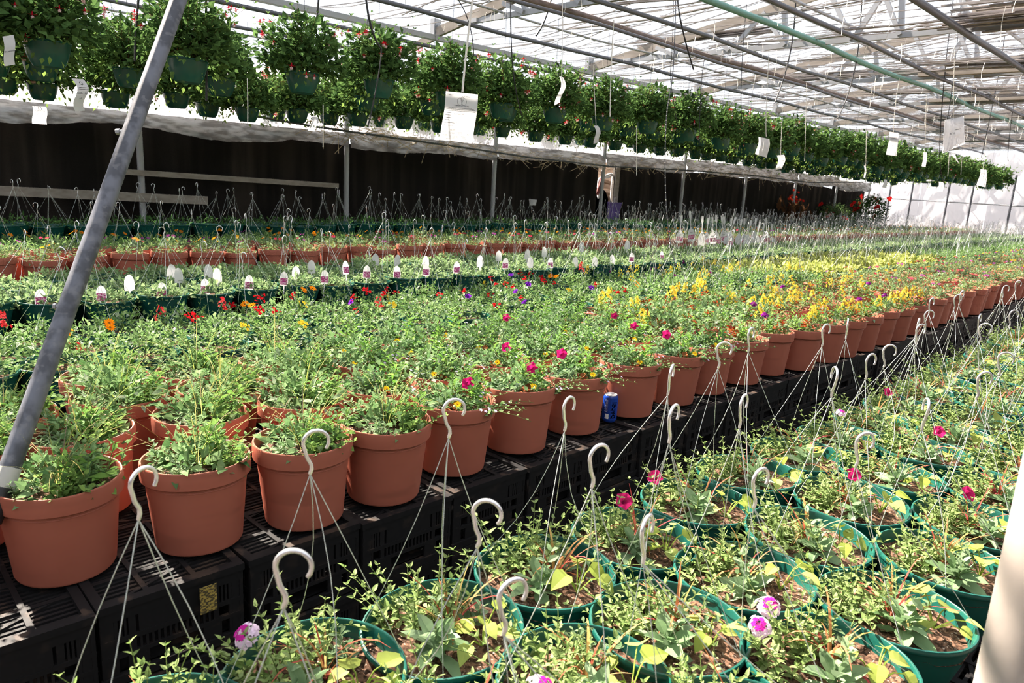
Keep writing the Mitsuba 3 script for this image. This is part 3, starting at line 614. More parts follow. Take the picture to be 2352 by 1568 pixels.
for ri, (row, what) in enumerate(((ROW1, 'the aisle-side low green row'), (ROW2, 'the middle low green row'), (ROW3, 'the outermost low green row'))):
    for i, (x, y, apx) in enumerate(row):
        rr = np.random.default_rng(100 * ri + i)
        z = -.900 - .1845 + rr.normal(0, .004); base = np.array([x, y, z])
        if apx: d = ray(*apx); ax = base + [0, 0, .565]; A = d * ((ax @ FW) / FPX); A = base + np.clip(A - base, [-.14, -.14, .50], [.14, .14, .60])
        else: A = base + [rr.normal(0, .05), rr.normal(0, .05), .56]
        front_basket(f'front_{ri}_{i}', 1000 + 50 * ri + i, HEADS.get((ri, i), []), MAGS.get((ri, i)), tuple(A - base))
        put('hanging_basket', f'front_{ri}_{i}', place(base, rr.normal(0, .12), 1.0, (rr.normal(0, .02), rr.normal(0, .02))),
            f'green verbena basket, {nth(i)} from the pole in {what}', 'hanging basket', 'green baskets on the crates along the aisle')

# ---- terracotta pots: four kinds of planting
def terra(name, seed, kind, low=False, full=False):
    rng = np.random.default_rng(seed); zs = .232; n = .55 if low else 1.0
    t4 = LEAF2 if low else LEAF4
    p = [('body', TBl if low else TB, 'terracotta_plastic', 35), ('body__rim', TRl if low else TR, 'terracotta_plastic', 35), ('soil', soil_disc(rng, .136, zs, .006, 5 if low else 9, 16 if low else 32), 'potting_soil', True)]
    N = lambda k: max(2, int(k * n))
    if kind == 0:
        p += [('stock', merge([sprigs(rng, N(9), off(-.02, -.085, zs - .01), .035, .065, .5, .040, .012, (.22, .34, .17), (.36, .46, .29), 5, LANCE if not low else t4, curl=.2), sprigs(rng, N(5), off(-.10, .0, zs - .01), .03, .08, .5, .04, .016, GREYG, GREYG2, 5, t4)]), 'leaf'),
              ('mint', merge([sprigs(rng, N(11), off(.085, -.035, zs - .01), .035, .095, .6, .028, .022, MINT, (.26, .40, .10), 6, OVAL if not low else t4, bias=tuple(IR * .2))] + ([leaves([off(.125, -.06, zs + .035)], [[.75, -.55, -.45]], .052, .048, (.035, .085, .03), HEART)] if seed % 2 == 0 else [])), 'leaf'),
              ('petunia', merge([rosette(rng, N(14), off(-.03, .03, zs), .07, .036, GREYG, GREYG2, OVAL if not low else t4, (.1, 1.25)), sprigs(rng, N(8), off(-.0, .09, zs), .055, .12, .5, .045, .024, GREYG, MINT2, 6, t4)]), 'leaf'),
              ('sage', sprigs(rng, N(6), off(.05, .05, zs), .05, .125, .4, .055, .024, (.12, .25, .05), (.24, .40, .10), 5, SPOON if not low else t4), 'leaf'),
              ('grass', blades(rng, N(22), off(.005, -.005, zs - .005), .29, .0025, [(.46, .38, .13), (.36, .42, .10), (.30, .22, .17), (.52, .40, .20), (.30, .40, .08)], .95, 6 if not low else 3, .02, 1.25), 'leaf'),
              ('filler', merge([mound(rng, N(120), (0, 0, zs - .0), .140, .085, .040, .022, (.07, .15, .05), (.22, .34, .15), t4, inner=.25, seed=seed), sprigs(rng, N(9), off(-.01, .06, zs), .10, .10, .6, .040, .020, (.08, .17, .05), (.24, .36, .16), 5, t4)]), 'leaf')]
        lab = {'grass': 'tuft of thin yellowing grass'}
    elif kind == 1:
        p += [('osteospermum', merge([sprigs(rng, N(6), off(.02, .02, zs), .07, .15, .25, .052, .020, (.13, .30, .04), (.26, .44, .10), 7, SPOON if not low else t4), sprigs(rng, N(10), off(-.02, .05, zs), .09, .11, .5, .044, .020, MINT, GREYG2, 6, t4)]), 'leaf'),
              ('bacopa', sprigs(rng, N(15), off(.09, -.05, zs), .05, .10, 1.5, .019, .015, (.17, .29, .10), (.34, .45, .22), 7, t4, bias=tuple(IR * .75), curl=.5), 'leaf'),
              ('petunia', sprigs(rng, N(12), off(-.06, -.045, zs), .06, .075, .8, .040, .021, (.10, .17, .09), (.26, .36, .22), 6, t4), 'leaf'),
              ('heuchera', rosette(rng, N(10), off(.02, -.085, zs), .05, .04, (.15, .045, .02), (.30, .11, .045), OVAL if not low else t4, (-.1, .9)), 'leaf'),
              ('filler', mound(rng, N(150), (0, 0, zs - .0), .145, .095, .040, .021, (.06, .14, .045), (.22, .34, .15), t4, inner=.25, seed=seed), 'leaf')]
        k = 14; a = rng.random(k) * 1.6 - 1.6; q = rng.uniform(.10, .22, k); P = np.stack([q * np.cos(a), q * np.sin(a), zs + .075 - (q - .10) * .35 + rng.normal(0, .012, k)], 1)
        p.append(('bacopa_flower', florets(rng, P, P * [1, 1, 0] * 3 + [0, 0, 1], .008, (.68, .55, .80), (.78, .70, .86)), 'petal'))
        for _ in range(1 if seed % 2 else 0): p.append(('petunia_flower', petunia(off(rng.uniform(-.10, .10), rng.uniform(-.08, .10), zs + rng.uniform(.085, .14)), [rng.normal(-.55, .3), rng.normal(-.65, .3), .5], .027, (.72, .02, .19), (.22, .01, .09)), 'petal'))
        p.append(('daisy', daisy(off(rng.uniform(-.02, .08), -.11, zs + .045), [-.4, -.6, .8], .015, (.85, .55, .02), (.40, .16, .01)), 'petal'))
        lab = {'bacopa_flower': 'stuff', 'daisy': 'small yellow daisy'}
    elif kind == 2:
        p += [('foliage', merge([sprigs(rng, N(16), (0, 0, zs), .10, .11, .5, .042, .018, MINT, FRESH2, 6, t4), sprigs(rng, N(6), (0, 0, zs), .06, .14, .3, .05, .018, (.12, .29, .04), (.25, .42, .09), 6, t4), mound(rng, N(70), (0, 0, zs + .0), .145, .10, .036, .020, GREYG, GREYG2, t4)]), 'leaf'),
              ('coleus', rosette(rng, N(9), off(.05, -.05, zs + .05), .055, .036, (.22, .035, .012), (.36, .085, .025), OVAL if not low else t4, (-.2, .9)), 'leaf')]
        for _ in range([2, 0, 1, 3][seed % 4]): p.append(('nemesia', spike(rng, off(rng.uniform(-.10, .10), rng.uniform(-.09, .10), zs + rng.uniform(.02, .08)), .115, .026, (.80, .52, .03), (.84, .66, .12), 22 if not low else 13), 'petal'))
        if seed % 4 == 2: p.append(('verbena_flower', verbena(rng, off(rng.uniform(-.08, .08), -.03, zs + .12), [-.2, -.3, 1], .022, (.16, .01, .16), (.24, .02, .26)), 'petal'))
        lab = {'nemesia': 'upright spike of yellow flowers', 'coleus': 'rusty red coleus leaves'}
    else:
        p += [('foliage', merge([sprigs(rng, N(20), (0, 0, zs), .11, .11, .5, .040, .018, MINT, FRESH2, 6, t4), mound(rng, N(110), (0, 0, zs), .155, .11, .036, .019, GREYG, GREYG2, t4), blades(rng, N(9), (0, 0, zs), .17, .003, [(.30, .24, .12), (.34, .36, .12)], .5, 3)]), 'leaf')]
        if rng.random() < .5:
            for _ in range(2): p.append(('flower', daisy([rng.uniform(-.1, .1), rng.uniform(-.1, .1), zs + .13], [-.4, -.5, .8], .018, [(.85, .40, .02), (.62, .02, .12), (.40, .04, .40)][seed % 3], (.4, .2, .02), 8), 'petal'))
        lab = {}
    if full: p.append(('greenery', merge([mound(rng, 150, (0, 0, zs + .01), .185, .115, .040, .021, (.075, .15, .05), (.21, .32, .14), t4, inner=.5, seed=seed + 9), mound(rng, 60, (0, 0, zs + .01), .18, .11, .034, .018, (.22, .30, .18), (.34, .42, .28), t4, inner=.5, seed=seed + 4)]), 'leaf'))
    return proto(name, p, lab)
for k in range(4):
    for s in range(4 if k < 3 else 6): terra(f'terra_{k}_{s}', 300 + 10 * k + s, k)
    for s in range(3): terra(f'terra_low_{k}_{s}', 400 + 10 * k + s, k, True)
BASES = [(158, 1345), (462, 1281), (700, 1222), (880, 1162), (1037, 1096), (1183, 1047), (1312, 1002), (1437, 962), (1535, 932), (1611, 908), (1691, 884), (1751, 863), (1821, 851), (1881, 833), (1921, 819), (1965, 806), (2003, 791), (2041, 781), (2075, 768), (2098, 761), (2118, 752), (2140, 743), (2165, 735), (2191, 728), (2218, 722)]
PT = []
def kind_at(x, y): 
    if x < 1.55: return 0
    if x < 3.55: return 1
    if x < 7.2: return 2
    return 3
rt = np.random.default_rng(77)
WORDS = ['grass and seedlings', 'magenta petunias and bacopa', 'yellow nemesia and coleus', 'leafy seedlings']
def terra_put(x, y, z, row, i, low, what):
    k = kind_at(x, y); full = 1 < row < 4 and rt.random() < .62; s = rt.integers(3 if low or full else (4 if k < 3 else 6))
    put('terracotta_pot', f'terra_low_{k}_{s}' if low else f'terra_full_{k}_{s}' if full else f'terra_{k}_{s}', place((x, y, z), rt.normal(0, .25) if k < 2 else rt.random() * 6.28, 1.0 + rt.normal(0, .012), (rt.normal(0, .02), rt.normal(0, .02))),
        f'terracotta pot of {WORDS[k]}, {nth(i)} from the pole in {what}', 'flower pot', what + ' of terracotta pots')
for k in range(4):
    for s in range(3):                                            # fuller ones for the rows behind
        terra(f'terra_full_{k}_{s}', 500 + 10 * k + s, k, full=True)
front = []
for (u, v) in BASES:
    P = onZ(u, v, ZC); d = unit(P * [1, 1, 0]); front.append(P + d * .119)
front.insert(0, np.array([.06, 2.19, ZC]))
F1 = []
for P in front:
    if all(np.hypot(*(P - q)[:2]) > .262 for q in F1): F1.append(P)
x = F1[-1][0]
while x < 11.4: x += .335; F1.append(np.array([x, 1.99 + rt.normal(0, .02), ZC]))
for i, P in enumerate(F1): terra_put(P[0], P[1], ZC + .003, 1, i, P[0] > 7, 'the front row')
TERR = [('the second row', 2.335, .25), ('the third row', 2.63, .42), ('the fourth row', 2.92, .80)]
count_t = 0
for r, (what, y, x0) in enumerate(TERR):
    i, x = 0, x0
    while x < 29:
        Y = y + rt.normal(0, .012) + (.0 if x > 1.0 else .06)
        ok = all(np.hypot(x - q[0], Y - q[1]) > .268 for q in F1)
        if not ok: Y += .07
        if x < 13: terra_put(x, Y, ZC + .003, r + 2, i, x > 5.5, what)
        else: mass('far_terracotta_pots', f'terra_low_3_{i % 3}', place((x, Y, ZC + .003), rt.random() * 6), 'terracotta pots packed together far along the benches', 'pots')
        x += .333 + rt.normal(0, .008); i += 1
x = 11.9
while x < 29: mass('far_terracotta_pots', f'terra_low_3_{int(x * 3) % 3}', place((x, 2.0, ZC + .003), rt.random() * 6), '', ''); x += .34

# ---- green baskets of the middle bench, the tagged petunia baskets, the back bench
def bench_basket(name, seed, kind, low=False, hang=True):
    rng = np.random.default_rng(seed); zs = .155; t4 = LEAF2 if low else LEAF4; n = .5 if low else 1.0; N = lambda k: max(2, int(k * n)); W = 1.35 if low else 1.0
    p = [('bowl', GBl, 'green_plastic', 35), ('bowl__rim', GRl, 'green_plastic', 35), ('soil', soil_disc(rng, .156, zs - .01, .006, 4, 16), 'potting_soil', True)]
    lab = {}
    if kind == 'mixed':
        p.append(('foliage', merge([mound(rng, N(230), (0, 0, zs - .01), .185, .135, .034 * W, .017 * W, (.10, .20, .06), (.27, .39, .17), t4, seed=seed), sprigs(rng, N(14), (0, 0, zs), .13, .15, .4, .038 * W, .015 * W, (.11, .24, .05), (.26, .40, .14), 6, t4, stem=not low), mound(rng, N(60), (0, 0, zs), .17, .12, .03 * W, .016 * W, (.30, .38, .26), (.45, .52, .40), t4, seed=seed + 1)]), 'leaf'))
    elif kind == 'petunia':
        p.append(('foliage', merge([mound(rng, N(250), (0, 0, zs - .015), .175, .105, .040 * W, .024 * W, (.15, .25, .10), (.30, .40, .20), t4, seed=seed, lobes=4), sprigs(rng, N(10), (0, 0, zs), .13, .085, .5, .038 * W, .022 * W, (.16, .28, .10), (.34, .45, .24), 4, t4, stem=False)]), 'leaf'))
    elif kind == 'gazania':
        p.append(('foliage', merge([mound(rng, N(150), (0, 0, zs - .01), .18, .12, .046 * W, .014 * W, (.09, .19, .05), (.22, .34, .13), t4, seed=seed), sprigs(rng, N(10), (0, 0, zs), .13, .13, .4, .045 * W, .015 * W, (.11, .22, .05), (.28, .40, .16), 5, t4, stem=False)]), 'leaf'))
    elif kind == 'dark':
        p.append(('foliage', mound(rng, N(210), (0, 0, zs - .01), .185, .12, .035 * W, .014 * W, (.035, .10, .03), (.10, .20, .06), t4, seed=seed), 'leaf'))
    elif kind == 'lime':
        p.append(('foliage', mound(rng, N(190), (0, 0, zs - .01), .185, .115, .052 * W, .034 * W, (.31, .38, .075), (.52, .55, .20), t4, seed=seed, up=.9), 'leaf'))
    if hang:
        ap = (rng.normal(0, .05), rng.normal(0, .05), .56 + rng.normal(0, .02))
        w, h = hanger(ap, .1665, .18, rng.uniform(0, 1.5), rng.uniform(0, 6.28), .0011, 3, True)
        p.append(('wires', merge(w)[:2], 'wire_metal')); p.append(('hook', h, 'hook_metal', True))
    return p, lab, zs, rng
FLOW = {'red': (.62, .012, .02), 'orange': (.90, .27, .01), 'violet': (.22, .03, .55), 'yellow': (.88, .62, .05), 'magenta': (.66, .03, .22), 'plum': (.14, .01, .10)}
def with_flowers(p, rng, zs, spec, low):
    for col, shape_, k in spec:
        for _ in range(k):
            c = (rng.uniform(-.13, .13), rng.uniform(-.13, .13), zs + rng.uniform(.11, .17)); nr = [rng.normal(-.35, .3), rng.normal(-.35, .3), .8]
            if shape_ == 'daisy': m = daisy(c, nr, .027, FLOW[col], (.30, .10, .01), 9 if low else 13)
            elif shape_ == 'trumpet': m = petunia(c, nr, .026, FLOW[col], (.05, .01, .10))
            elif shape_ == 'spike': m = spike(rng, (c[0], c[1], c[2] - .04), .10, .025, FLOW[col], np.asarray(FLOW[col]) * .8 + .05, 11 if low else 16)
            else:
                P = np.asarray(c) + rng.normal(0, .012, (4 if low else 7, 3)); m = florets(rng, P, np.tile(nr, (len(P), 1)) + rng.normal(0, .3, (len(P), 3)), .0115, FLOW[col], np.asarray(FLOW[col]) * .75, 5)
            p.append((f'{col}_flower', m, 'petal'))
    return p
def make_bench(name, kinds, seeds, low, spec=None, hang=True):
    for s in range(seeds):
        p, lab, zs, rng = bench_basket(name, 700 + s + sum(map(ord, name)), kinds, low, hang)
        if spec: with_flowers(p, rng, zs, spec[s % len(spec)], low)
        proto(f'{name}_{s}', p, lab)
A = [[('red', 'cluster', 2), ('violet', 'trumpet', 1)], [('orange', 'daisy', 2), ('red', 'cluster', 1)], [('red', 'spike', 1)], [], [('red', 'cluster', 2), ('yellow', 'cluster', 1)], []]
B = [[('yellow', 'spike', 2)], [('yellow', 'spike', 1), ('plum', 'cluster', 1)], [], [('yellow', 'spike', 1)]]
make_bench('mixedA', 'mixed', 6, False, A); make_bench('mixedB', 'mixed', 4, True, B); make_bench('mixedC', 'mixed', 3, True)
make_bench('petun', 'petunia', 4, False); make_bench('petunl', 'petunia', 3, True)
make_bench('gaz', 'gazania', 4, True, [[('orange', 'daisy', 2)], [], [('orange', 'daisy', 1), ('plum', 'cluster', 2)], []])
make_bench('mixedN', 'mixed', 6, False, A, False); make_bench('petunN', 'petunia', 3, False, None, False); make_bench('gazN', 'gazania', 4, True, [[('orange', 'daisy', 2)], [], [('orange', 'daisy', 1)], []], False)
make_bench('darkb', 'dark', 3, True); make_bench('limeb', 'lime', 3, True)
rb = np.random.default_rng(31)
def rows(ys, x0, xin, xmax, fn, massname, massmodel, masslab, step=.341):
    for r, y in enumerate(ys):
        x, i = x0 + (step / 2 if r % 2 else 0) + rb.normal(0, .02), 0
        while x < xmax:
            M = place((x, y + rb.normal(0, .012), ZC + .005), rb.random() * 6.28, 1 + rb.normal(0, .015), (rb.normal(0, .02), rb.normal(0, .02)), 1 + rb.normal(0, .06))
            if x < xin: fn(r, i, x, M)
            else: mass(massname, massmodel(x, i), M, masslab, 'baskets')
            x += step + rb.normal(0, .006); i += 1
RN = ['first', 'second', 'third', 'fourth', 'fifth']
def mid(r, i, x, M):
    if r == 3 and x < 7.6: return
    if x > 7.6 and r >= 1 or x > 8.6: m, w = f'limeb_{i % 3}', 'lime green coleus'
    elif x > 5.2: m, w = f'mixedB_{rb.integers(4)}', 'yellow flower spikes'
    else: m, w = f'{"mixedA" if r == 2 else "mixedN"}_{rb.integers(6)}', 'mixed foliage and bright flowers'
    put('lime_basket' if 'lime' in w else 'flower_basket', m, M, f'green basket of {w}, {nth(i)} from the pole, {RN[r]} mixed row', 'hanging basket', f'mixed baskets, {RN[r]} row behind the terracotta pots')
rows([3.57, 3.865, 4.16, 4.455], .12, 13.2, 29, mid, 'far_mixed_baskets', lambda x, i: f'mixedC_{i % 3}', 'green baskets with hooks packed far along the middle bench')
def pet(r, i, x, M):
    put('petunia_basket', (f'petun_{rb.integers(4)}' if r < 2 else f'petunN_{rb.integers(3)}') if x < 7 else f'petunl_{i % 3}', M, f'dark green basket of low petunia leaves, {nth(i)} from the pole, {RN[r]} tagged row', 'hanging basket', f'tagged petunia baskets, {RN[r]} row')
rows([5.22, 5.515, 5.81, 6.105], .45, 15, 29, pet, 'far_petunia_baskets', lambda x, i: f'petunl_{i % 3}', 'petunia baskets with hooks packed far along the house')
# back bench: terracotta pots without hooks at its front, then green baskets
def back_terra(r, i, x, M):
    terra_key = f'terra_low_{3 if r else 3}_{rb.integers(3)}'
    put('terracotta_pot', terra_key, M, f'leafy terracotta pot, {nth(i)} from the pole, {RN[r]} row beyond the tagged baskets', 'flower pot', f'terracotta pots beyond the tagged baskets, {RN[r]} row')
rows([6.91, 7.205, 7.50], .75, 10.6, 29, back_terra, 'far_back_terracotta_pots', lambda x, i: f'terra_low_3_{i % 3}', 'terracotta pots packed far along the back bench', .336)
def gaz(r, i, x, M):
    put('gazania_basket', f'{"gaz" if r == 0 or x > 9 and r == 1 else "gazN"}_{rb.integers(4)}', M, f'narrow-leaved green basket, {nth(i)} from the pole, {RN[r]} row of the back bench', 'hanging basket', f'gazania baskets, {RN[r]} row of the back bench')
rows([7.81, 8.11, 8.41, 8.71], 1.0, 14, 29, gaz, 'far_gazania_baskets', lambda x, i: f'gaz_{i % 4}', 'baskets with hooks packed far along the back bench')
def dk(r, i, x, M):
    M[2, 3] += .13
    put('leafy_basket', f'darkb_{i % 3}', M, f'dark-leaved green basket, {nth(i)} from the pole, {RN[r]} row before the back wall', 'hanging basket', f'leafy baskets, {RN[r]} row before the back wall')
rows([9.36, 9.67], 1.4, 17, 27, dk, 'far_leafy_baskets', lambda x, i: f'darkb_{i % 3}', 'dark leafy baskets with hooks packed far along the back wall')

# ------------------------------------------------------------------ fuchsia baskets overhead
def fuchsia(name, seed, flowers, trail=.1, low=False):
    rng = np.random.default_rng(seed); t4 = LEAF2 if low else LEAF4; k = .45 if low else 1.0; W = 1.4 if low else 1.0
    s = .92
    P = [(q[0] * s, q[1] * s) for q in [(0, .004), (.094, .004), (.100, 0), (.120, .030), (.138, .075), (.151, .12), (.160, .165), (.1625, .172)]]
    R = [(a * s, b * s) for a, b in [(.1620, .171), (.169, .174), (.1675, .1838), (.1615, .182), (.150, .12)]]
    p = [('bowl', lathe(P, 24), 'green_plastic', 35), ('bowl__rim', lathe(R, 24), 'green_plastic', 35)]
    f = [mound(rng, int(1350 * k), (0, 0, .20), .37, .47, .078 * W, .050 * W, DEEP, DEEP2, t4, inner=.08, seed=seed, low=-.08, lobes=2.6),
         sprigs(rng, int(60 * k), (0, 0, .20), .16, .47, .7, .070 * W, .044 * W, DEEP, (.17, .29, .08), 7, t4, stem=True, stemcol=(.20, .09, .05), curl=.35),
         mound(rng, int(330 * k), (0, 0, .17), .31, .24, .06 * W, .034 * W, DEEP, (.16, .27, .07), t4, inner=.6, seed=seed + 3, low=-.22)]
    n = int(90 * trail * (k + .3))
    if n:
        a = rng.random(n) * 6.28; q = rng.uniform(.18, .30, n); P2 = np.stack([q * np.cos(a), q * np.sin(a), rng.uniform(-.02, .18, n)], 1)
        f.append(leaves(P2, np.stack([np.cos(a), np.sin(a), -1.0 + 0 * a], 1) + rng.normal(0, .4, (n, 3)), .055, .032, tint(rng, n, DEEP2, (.24, .36, .08)), t4, rng=rng))
    p.append(('foliage', merge(f), 'leaf'))
    for i in range(flowers):
        a = rng.random() * 6.28; q = rng.uniform(.24, .40); z = rng.uniform(.12, .62)
        cl = [fuchsia_bell(rng, (np.cos(a) * q + rng.normal(0, .022), np.sin(a) * q + rng.normal(0, .022), z + rng.normal(0, .022)), rng.uniform(.026, .042)) for _ in range(3 if i % 3 == 0 else 1)]
        p += [('fuchsia_flower', q, 'petal') for q in cl]
    L = 1.05
    w = [tube([(0, 0, .52), (math.cos(g) * .150, math.sin(g) * .150, .165)], .0012, 3, cap=False) for g in (.5, 2.6, 4.7)]
    h = hook_path(1.2); hk = tube(np.stack([h[:, 0], 0 * h[:, 0], .52 + h[:, 1]], 1), .003, 5)
    p.append(('wires', merge(w)[:2], 'wire_metal')); p.append(('hook', hk, 'hook_metal', True)); p.append(('cord', tube([(.01, 0, .60), (.012, .005, .9), (.01, 0, 1.20)], .0022, 4), 'black_rubber'))
    return proto(name, p, {'fuchsia_flower': 'red and white fuchsia bell'})
for s in range(4): fuchsia(f'fuchsia_{s}', 40 + s, 13, .3)
for s in range(3): fuchsia(f'fuchsia_few_{s}', 60 + s, 1, .4)
for s in range(3): fuchsia(f'fuchsia_far_{s}', 80 + s, 2, .5, True)
rf = np.random.default_rng(9)
# rims read off the photograph: (rim left, rim right, rim y) ; the baskets are all about .31 m across
NEAR = [(-120, -30, 70), (66, 150, 98), (385, 472, 140), (655, 733, 170), (835, 907, 185), (996, 1068, 215), (1120, 1186, 238), (1245, 1305, 250), (1358, 1412, 270), (1463, 1513, 279), (1556, 1600, 298), (1634, 1678, 318), (1697, 1740, 331), (1756, 1794, 340)]
MID = [(-60, 20, 128), (52, 134, 142), (258, 335, 160), (474, 539, 182), (815, 872, 222), (964, 1018, 235), (1140, 1188, 252), (1332, 1370, 276), (1421, 1461, 290), (1481, 1522, 297), (1543, 1578, 308)]
BACK = [(-30, 38, 178), (62, 132, 192), (232, 296, 212), (377, 434, 215), (540, 595, 248), (655, 710, 252), (798, 846, 262), (904, 951, 270), (988, 1034, 280), (1058, 1104, 285), (1132, 1176, 292), (1210, 1251, 303), (1279, 1318, 311), (1337, 1376, 318), (1394, 1433, 325), (1450, 1490, 332), (1499, 1536, 338), (1542, 1578, 340)]
BACK2 = [(452, 500, 238), (612, 656, 252), (735, 778, 260), (847, 884, 268), (958, 994, 276), (1085, 1118, 290), (1245, 1275, 305), (1320, 1350, 315)]
FU = []
def hung(l, r, y, Y, model, row, i):
    D = .311 * FPX / (r - l); P = at((l + r) / 2, y, D)
    P = P * (Y / P[1]) if abs(P[1] - Y) < 1.6 else P * ((.7 * Y + .3 * P[1]) / P[1])
    FU.append(P); z = P[2] - .165
    put('fuchsia_basket', model, place((P[0], P[1], z), rf.random() * 6.28, 1 + rf.normal(0, .02), (rf.normal(0, .02), rf.normal(0, .02))),
        f'fuchsia hanging in a green bowl, {nth(i)} from the pole along the {row}', 'hanging basket', f'fuchsias in the {row}')
    return P
def hang_row(lst, Y, row, models, step, zend, xmax, far):
    i = 0
    for l, r, y in lst: P = hung(l, r, y, Y, f'{models}_{rf.integers(4 if models == "fuchsia" else 3)}', row, i); i += 1
    x, z = P[0] + step, P[2]
    while x < xmax:
        zz = z + (zend - z) * min(1, (x - P[0]) / 9) + rf.normal(0, .03)
        FU.append(np.array([x, Y, zz]))
        put('fuchsia_basket', f'{far}_{rf.integers(3)}', place((x, Y + rf.normal(0, .05), zz - .165), rf.random() * 6.28, 1.0 + rf.normal(0, .03)), f'fuchsia hanging in a green bowl, {nth(i)} from the pole along the {row}', 'hanging basket', f'fuchsias in the {row}')
        x += step * rf.uniform(.93, 1.07); i += 1
hang_row(NEAR, 6.25, 'front overhead row', 'fuchsia', .70, .78, 28.5, 'fuchsia_far')
hang_row(MID, 7.9, 'middle overhead row', 'fuchsia_few', .78, .80, 28.5, 'fuchsia_far')
hang_row(BACK, 9.2, 'back overhead row', 'fuchsia_few', .62, .80, 28.0, 'fuchsia_far')
hang_row(BACK2, 9.75, 'overhead row against the back wall', 'fuchsia_few', .85, .84, 27.0, 'fuchsia_far')
# drip tubes: thin black hoses hanging from the roof pipes, and white cords with paper labels
def poly(pts, Y): return np.array([onY(x, y, Y) for x, y in pts])
def smoothpath(p, n=18):
    t = np.linspace(0, 1, len(p)); u = np.linspace(0, 1, n)
    from scipy.interpolate import CubicSpline
    return CubicSpline(t, p)(u) if len(p) > 2 else p[0] + u[:, None] * (p[1] - p[0])
DRIP = [([(838, -30), (852, 60), (876, 112)], 5.6, .011, None), ([(876, 112), (868, 180), (845, 292)], 5.6, .007, None), ([(1173, -30), (1174, 90), (1182, 190), (1200, 268)], 5.85, .008, None),
        ([(1274, -40), (1255, 35), (1231, 82)], 5.85, .013, None), ([(1556, -10), (1566, 60), (1593, 160)], 4.9, .011, None), ([(1828, -10), (1815, 120), (1779, 237)], 4.25, .011, None), ([(1979, -10), (1965, 150), (1924, 272)], 4.25, .011, None),
        ([(733, -20), (722, 80), (703, 140)], 6.3, .010, None), ([(473, -20), (474, 100), (474, 232)], 6.25, .011, None), ([(320, -20), (313, 60), (310, 140)], 6.3, .011, None), ([(1060 - 15, -10), (1085, 90), (1083, 240)], 6.2, .006, None), ([(1547, -10), (1542, 140), (1541, 190), (1556, 290)], 5.85, .006, None),
        ([(2190, -5), (2160, 300), (2168, 420)], 3.72, .008, None), ([(2208, 0), (2180, 250), (2160, 300)], 3.72, .006, None), ([(2308, 80), (2290, 190), (2254, 362)], 3.72, .008, None), ([(2344, 140), (2320, 300), (2316, 370)], 3.72, .007, None), ([(1715, 10), (1702, 200), (1708, 300)], 5.05, .006, None), ([(1625, 120), (1612, 180), (1606, 330)], 5.85, .006, None)]
for i, (pts, Y, r, _) in enumerate(DRIP):
    tag(obj('drip_tube', tube(smoothpath(poly(pts, Y)), r * .8, 6), 'black_rubber', smooth=50), f'thin black drip tube hanging from the roof, {nth(i)} counting along the pipes' if i else 'thick black drip tube hanging above the paper sign, first from the pole', 'hose', 'black drip tubes below the roof')
def cord(name, pts, Y, r, lab, m='white_string'):
    return tag(obj(name, tube(smoothpath(poly(pts, Y), 10), r, 5, cap=False), m), lab, 'cord', 'white cords below the roof')
CORDS = [([(1086, -5), (1072, 110), (1062, 212)], 4.6, .0085), ([(1292, -5), (1291, 100), (1290, 180)], 5.4, .005), ([(1410, 45), (1404, 150), (1401, 268)], 5.4, .006), ([(1362, 150), (1366, 230), (1369, 290)], 5.8, .004), ([(568, 180), (569, 230), (569, 285)], 5.9, .004), ([(742, 240), (742, 300), (742, 338)], 6.0, .004),
         ([(1462, 290), (1462, 350), (1462, 403)], 5.9, .0045), ([(1767, 110), (1760, 250), (1760, 315)], 5.0, .0045), ([(1798, 240), (1795, 300), (1793, 358)], 5.2, .0035), ([(2066, 180), (2056, 250), (2052, 305)], 4.2, .004), ([(2128, 220), (2126, 300), (2124, 350)], 4.2, .004), ([(2198, 0), (2192, 150), (2190, 270)], 3.0, .0035), ([(2270, 280), (2262, 350), (2258, 390)], 4.2, .004), ([(1853, 190), (1850, 300), (1848, 370)], 4.6, .004), ([(2180, 350), (2179, 380), (2177, 405)], 3.9, .004), ([(2210, 360), (2208, 385), (2207, 402)], 3.9, .004), ([(1990, 300), (1989, 360), (1988, 382)], 4.6, .004)]
for i, (pts, Y, r) in enumerate(CORDS): cord('hanging_twine', pts, Y, r, f'white cord hanging from the roof, {nth(i)} of the cords counted from the large paper sign' if i else 'thick white cord holding the large paper sign')
# perforated black and white strap
s1 = smoothpath(poly([(1552, -5), (1544, 180), (1534, 240), (1528, 330), (1530, 470), (1542, 570), (1556, 612), (1590, 650)], 5.0), 60)
key = obj('hanging_strap', tube(s1, .0085, 6, flat=.4), 'dark_pipe'); tag(key, 'long perforated strap hanging from the roof down into the yellow flowers', 'strap')
for i in range(2, 58, 1):
    if 14 < i < 56: obj('hole', box(s1[i] - unit(s1[i]) * .006, (.008, .008, .010)), 'white_string', key)

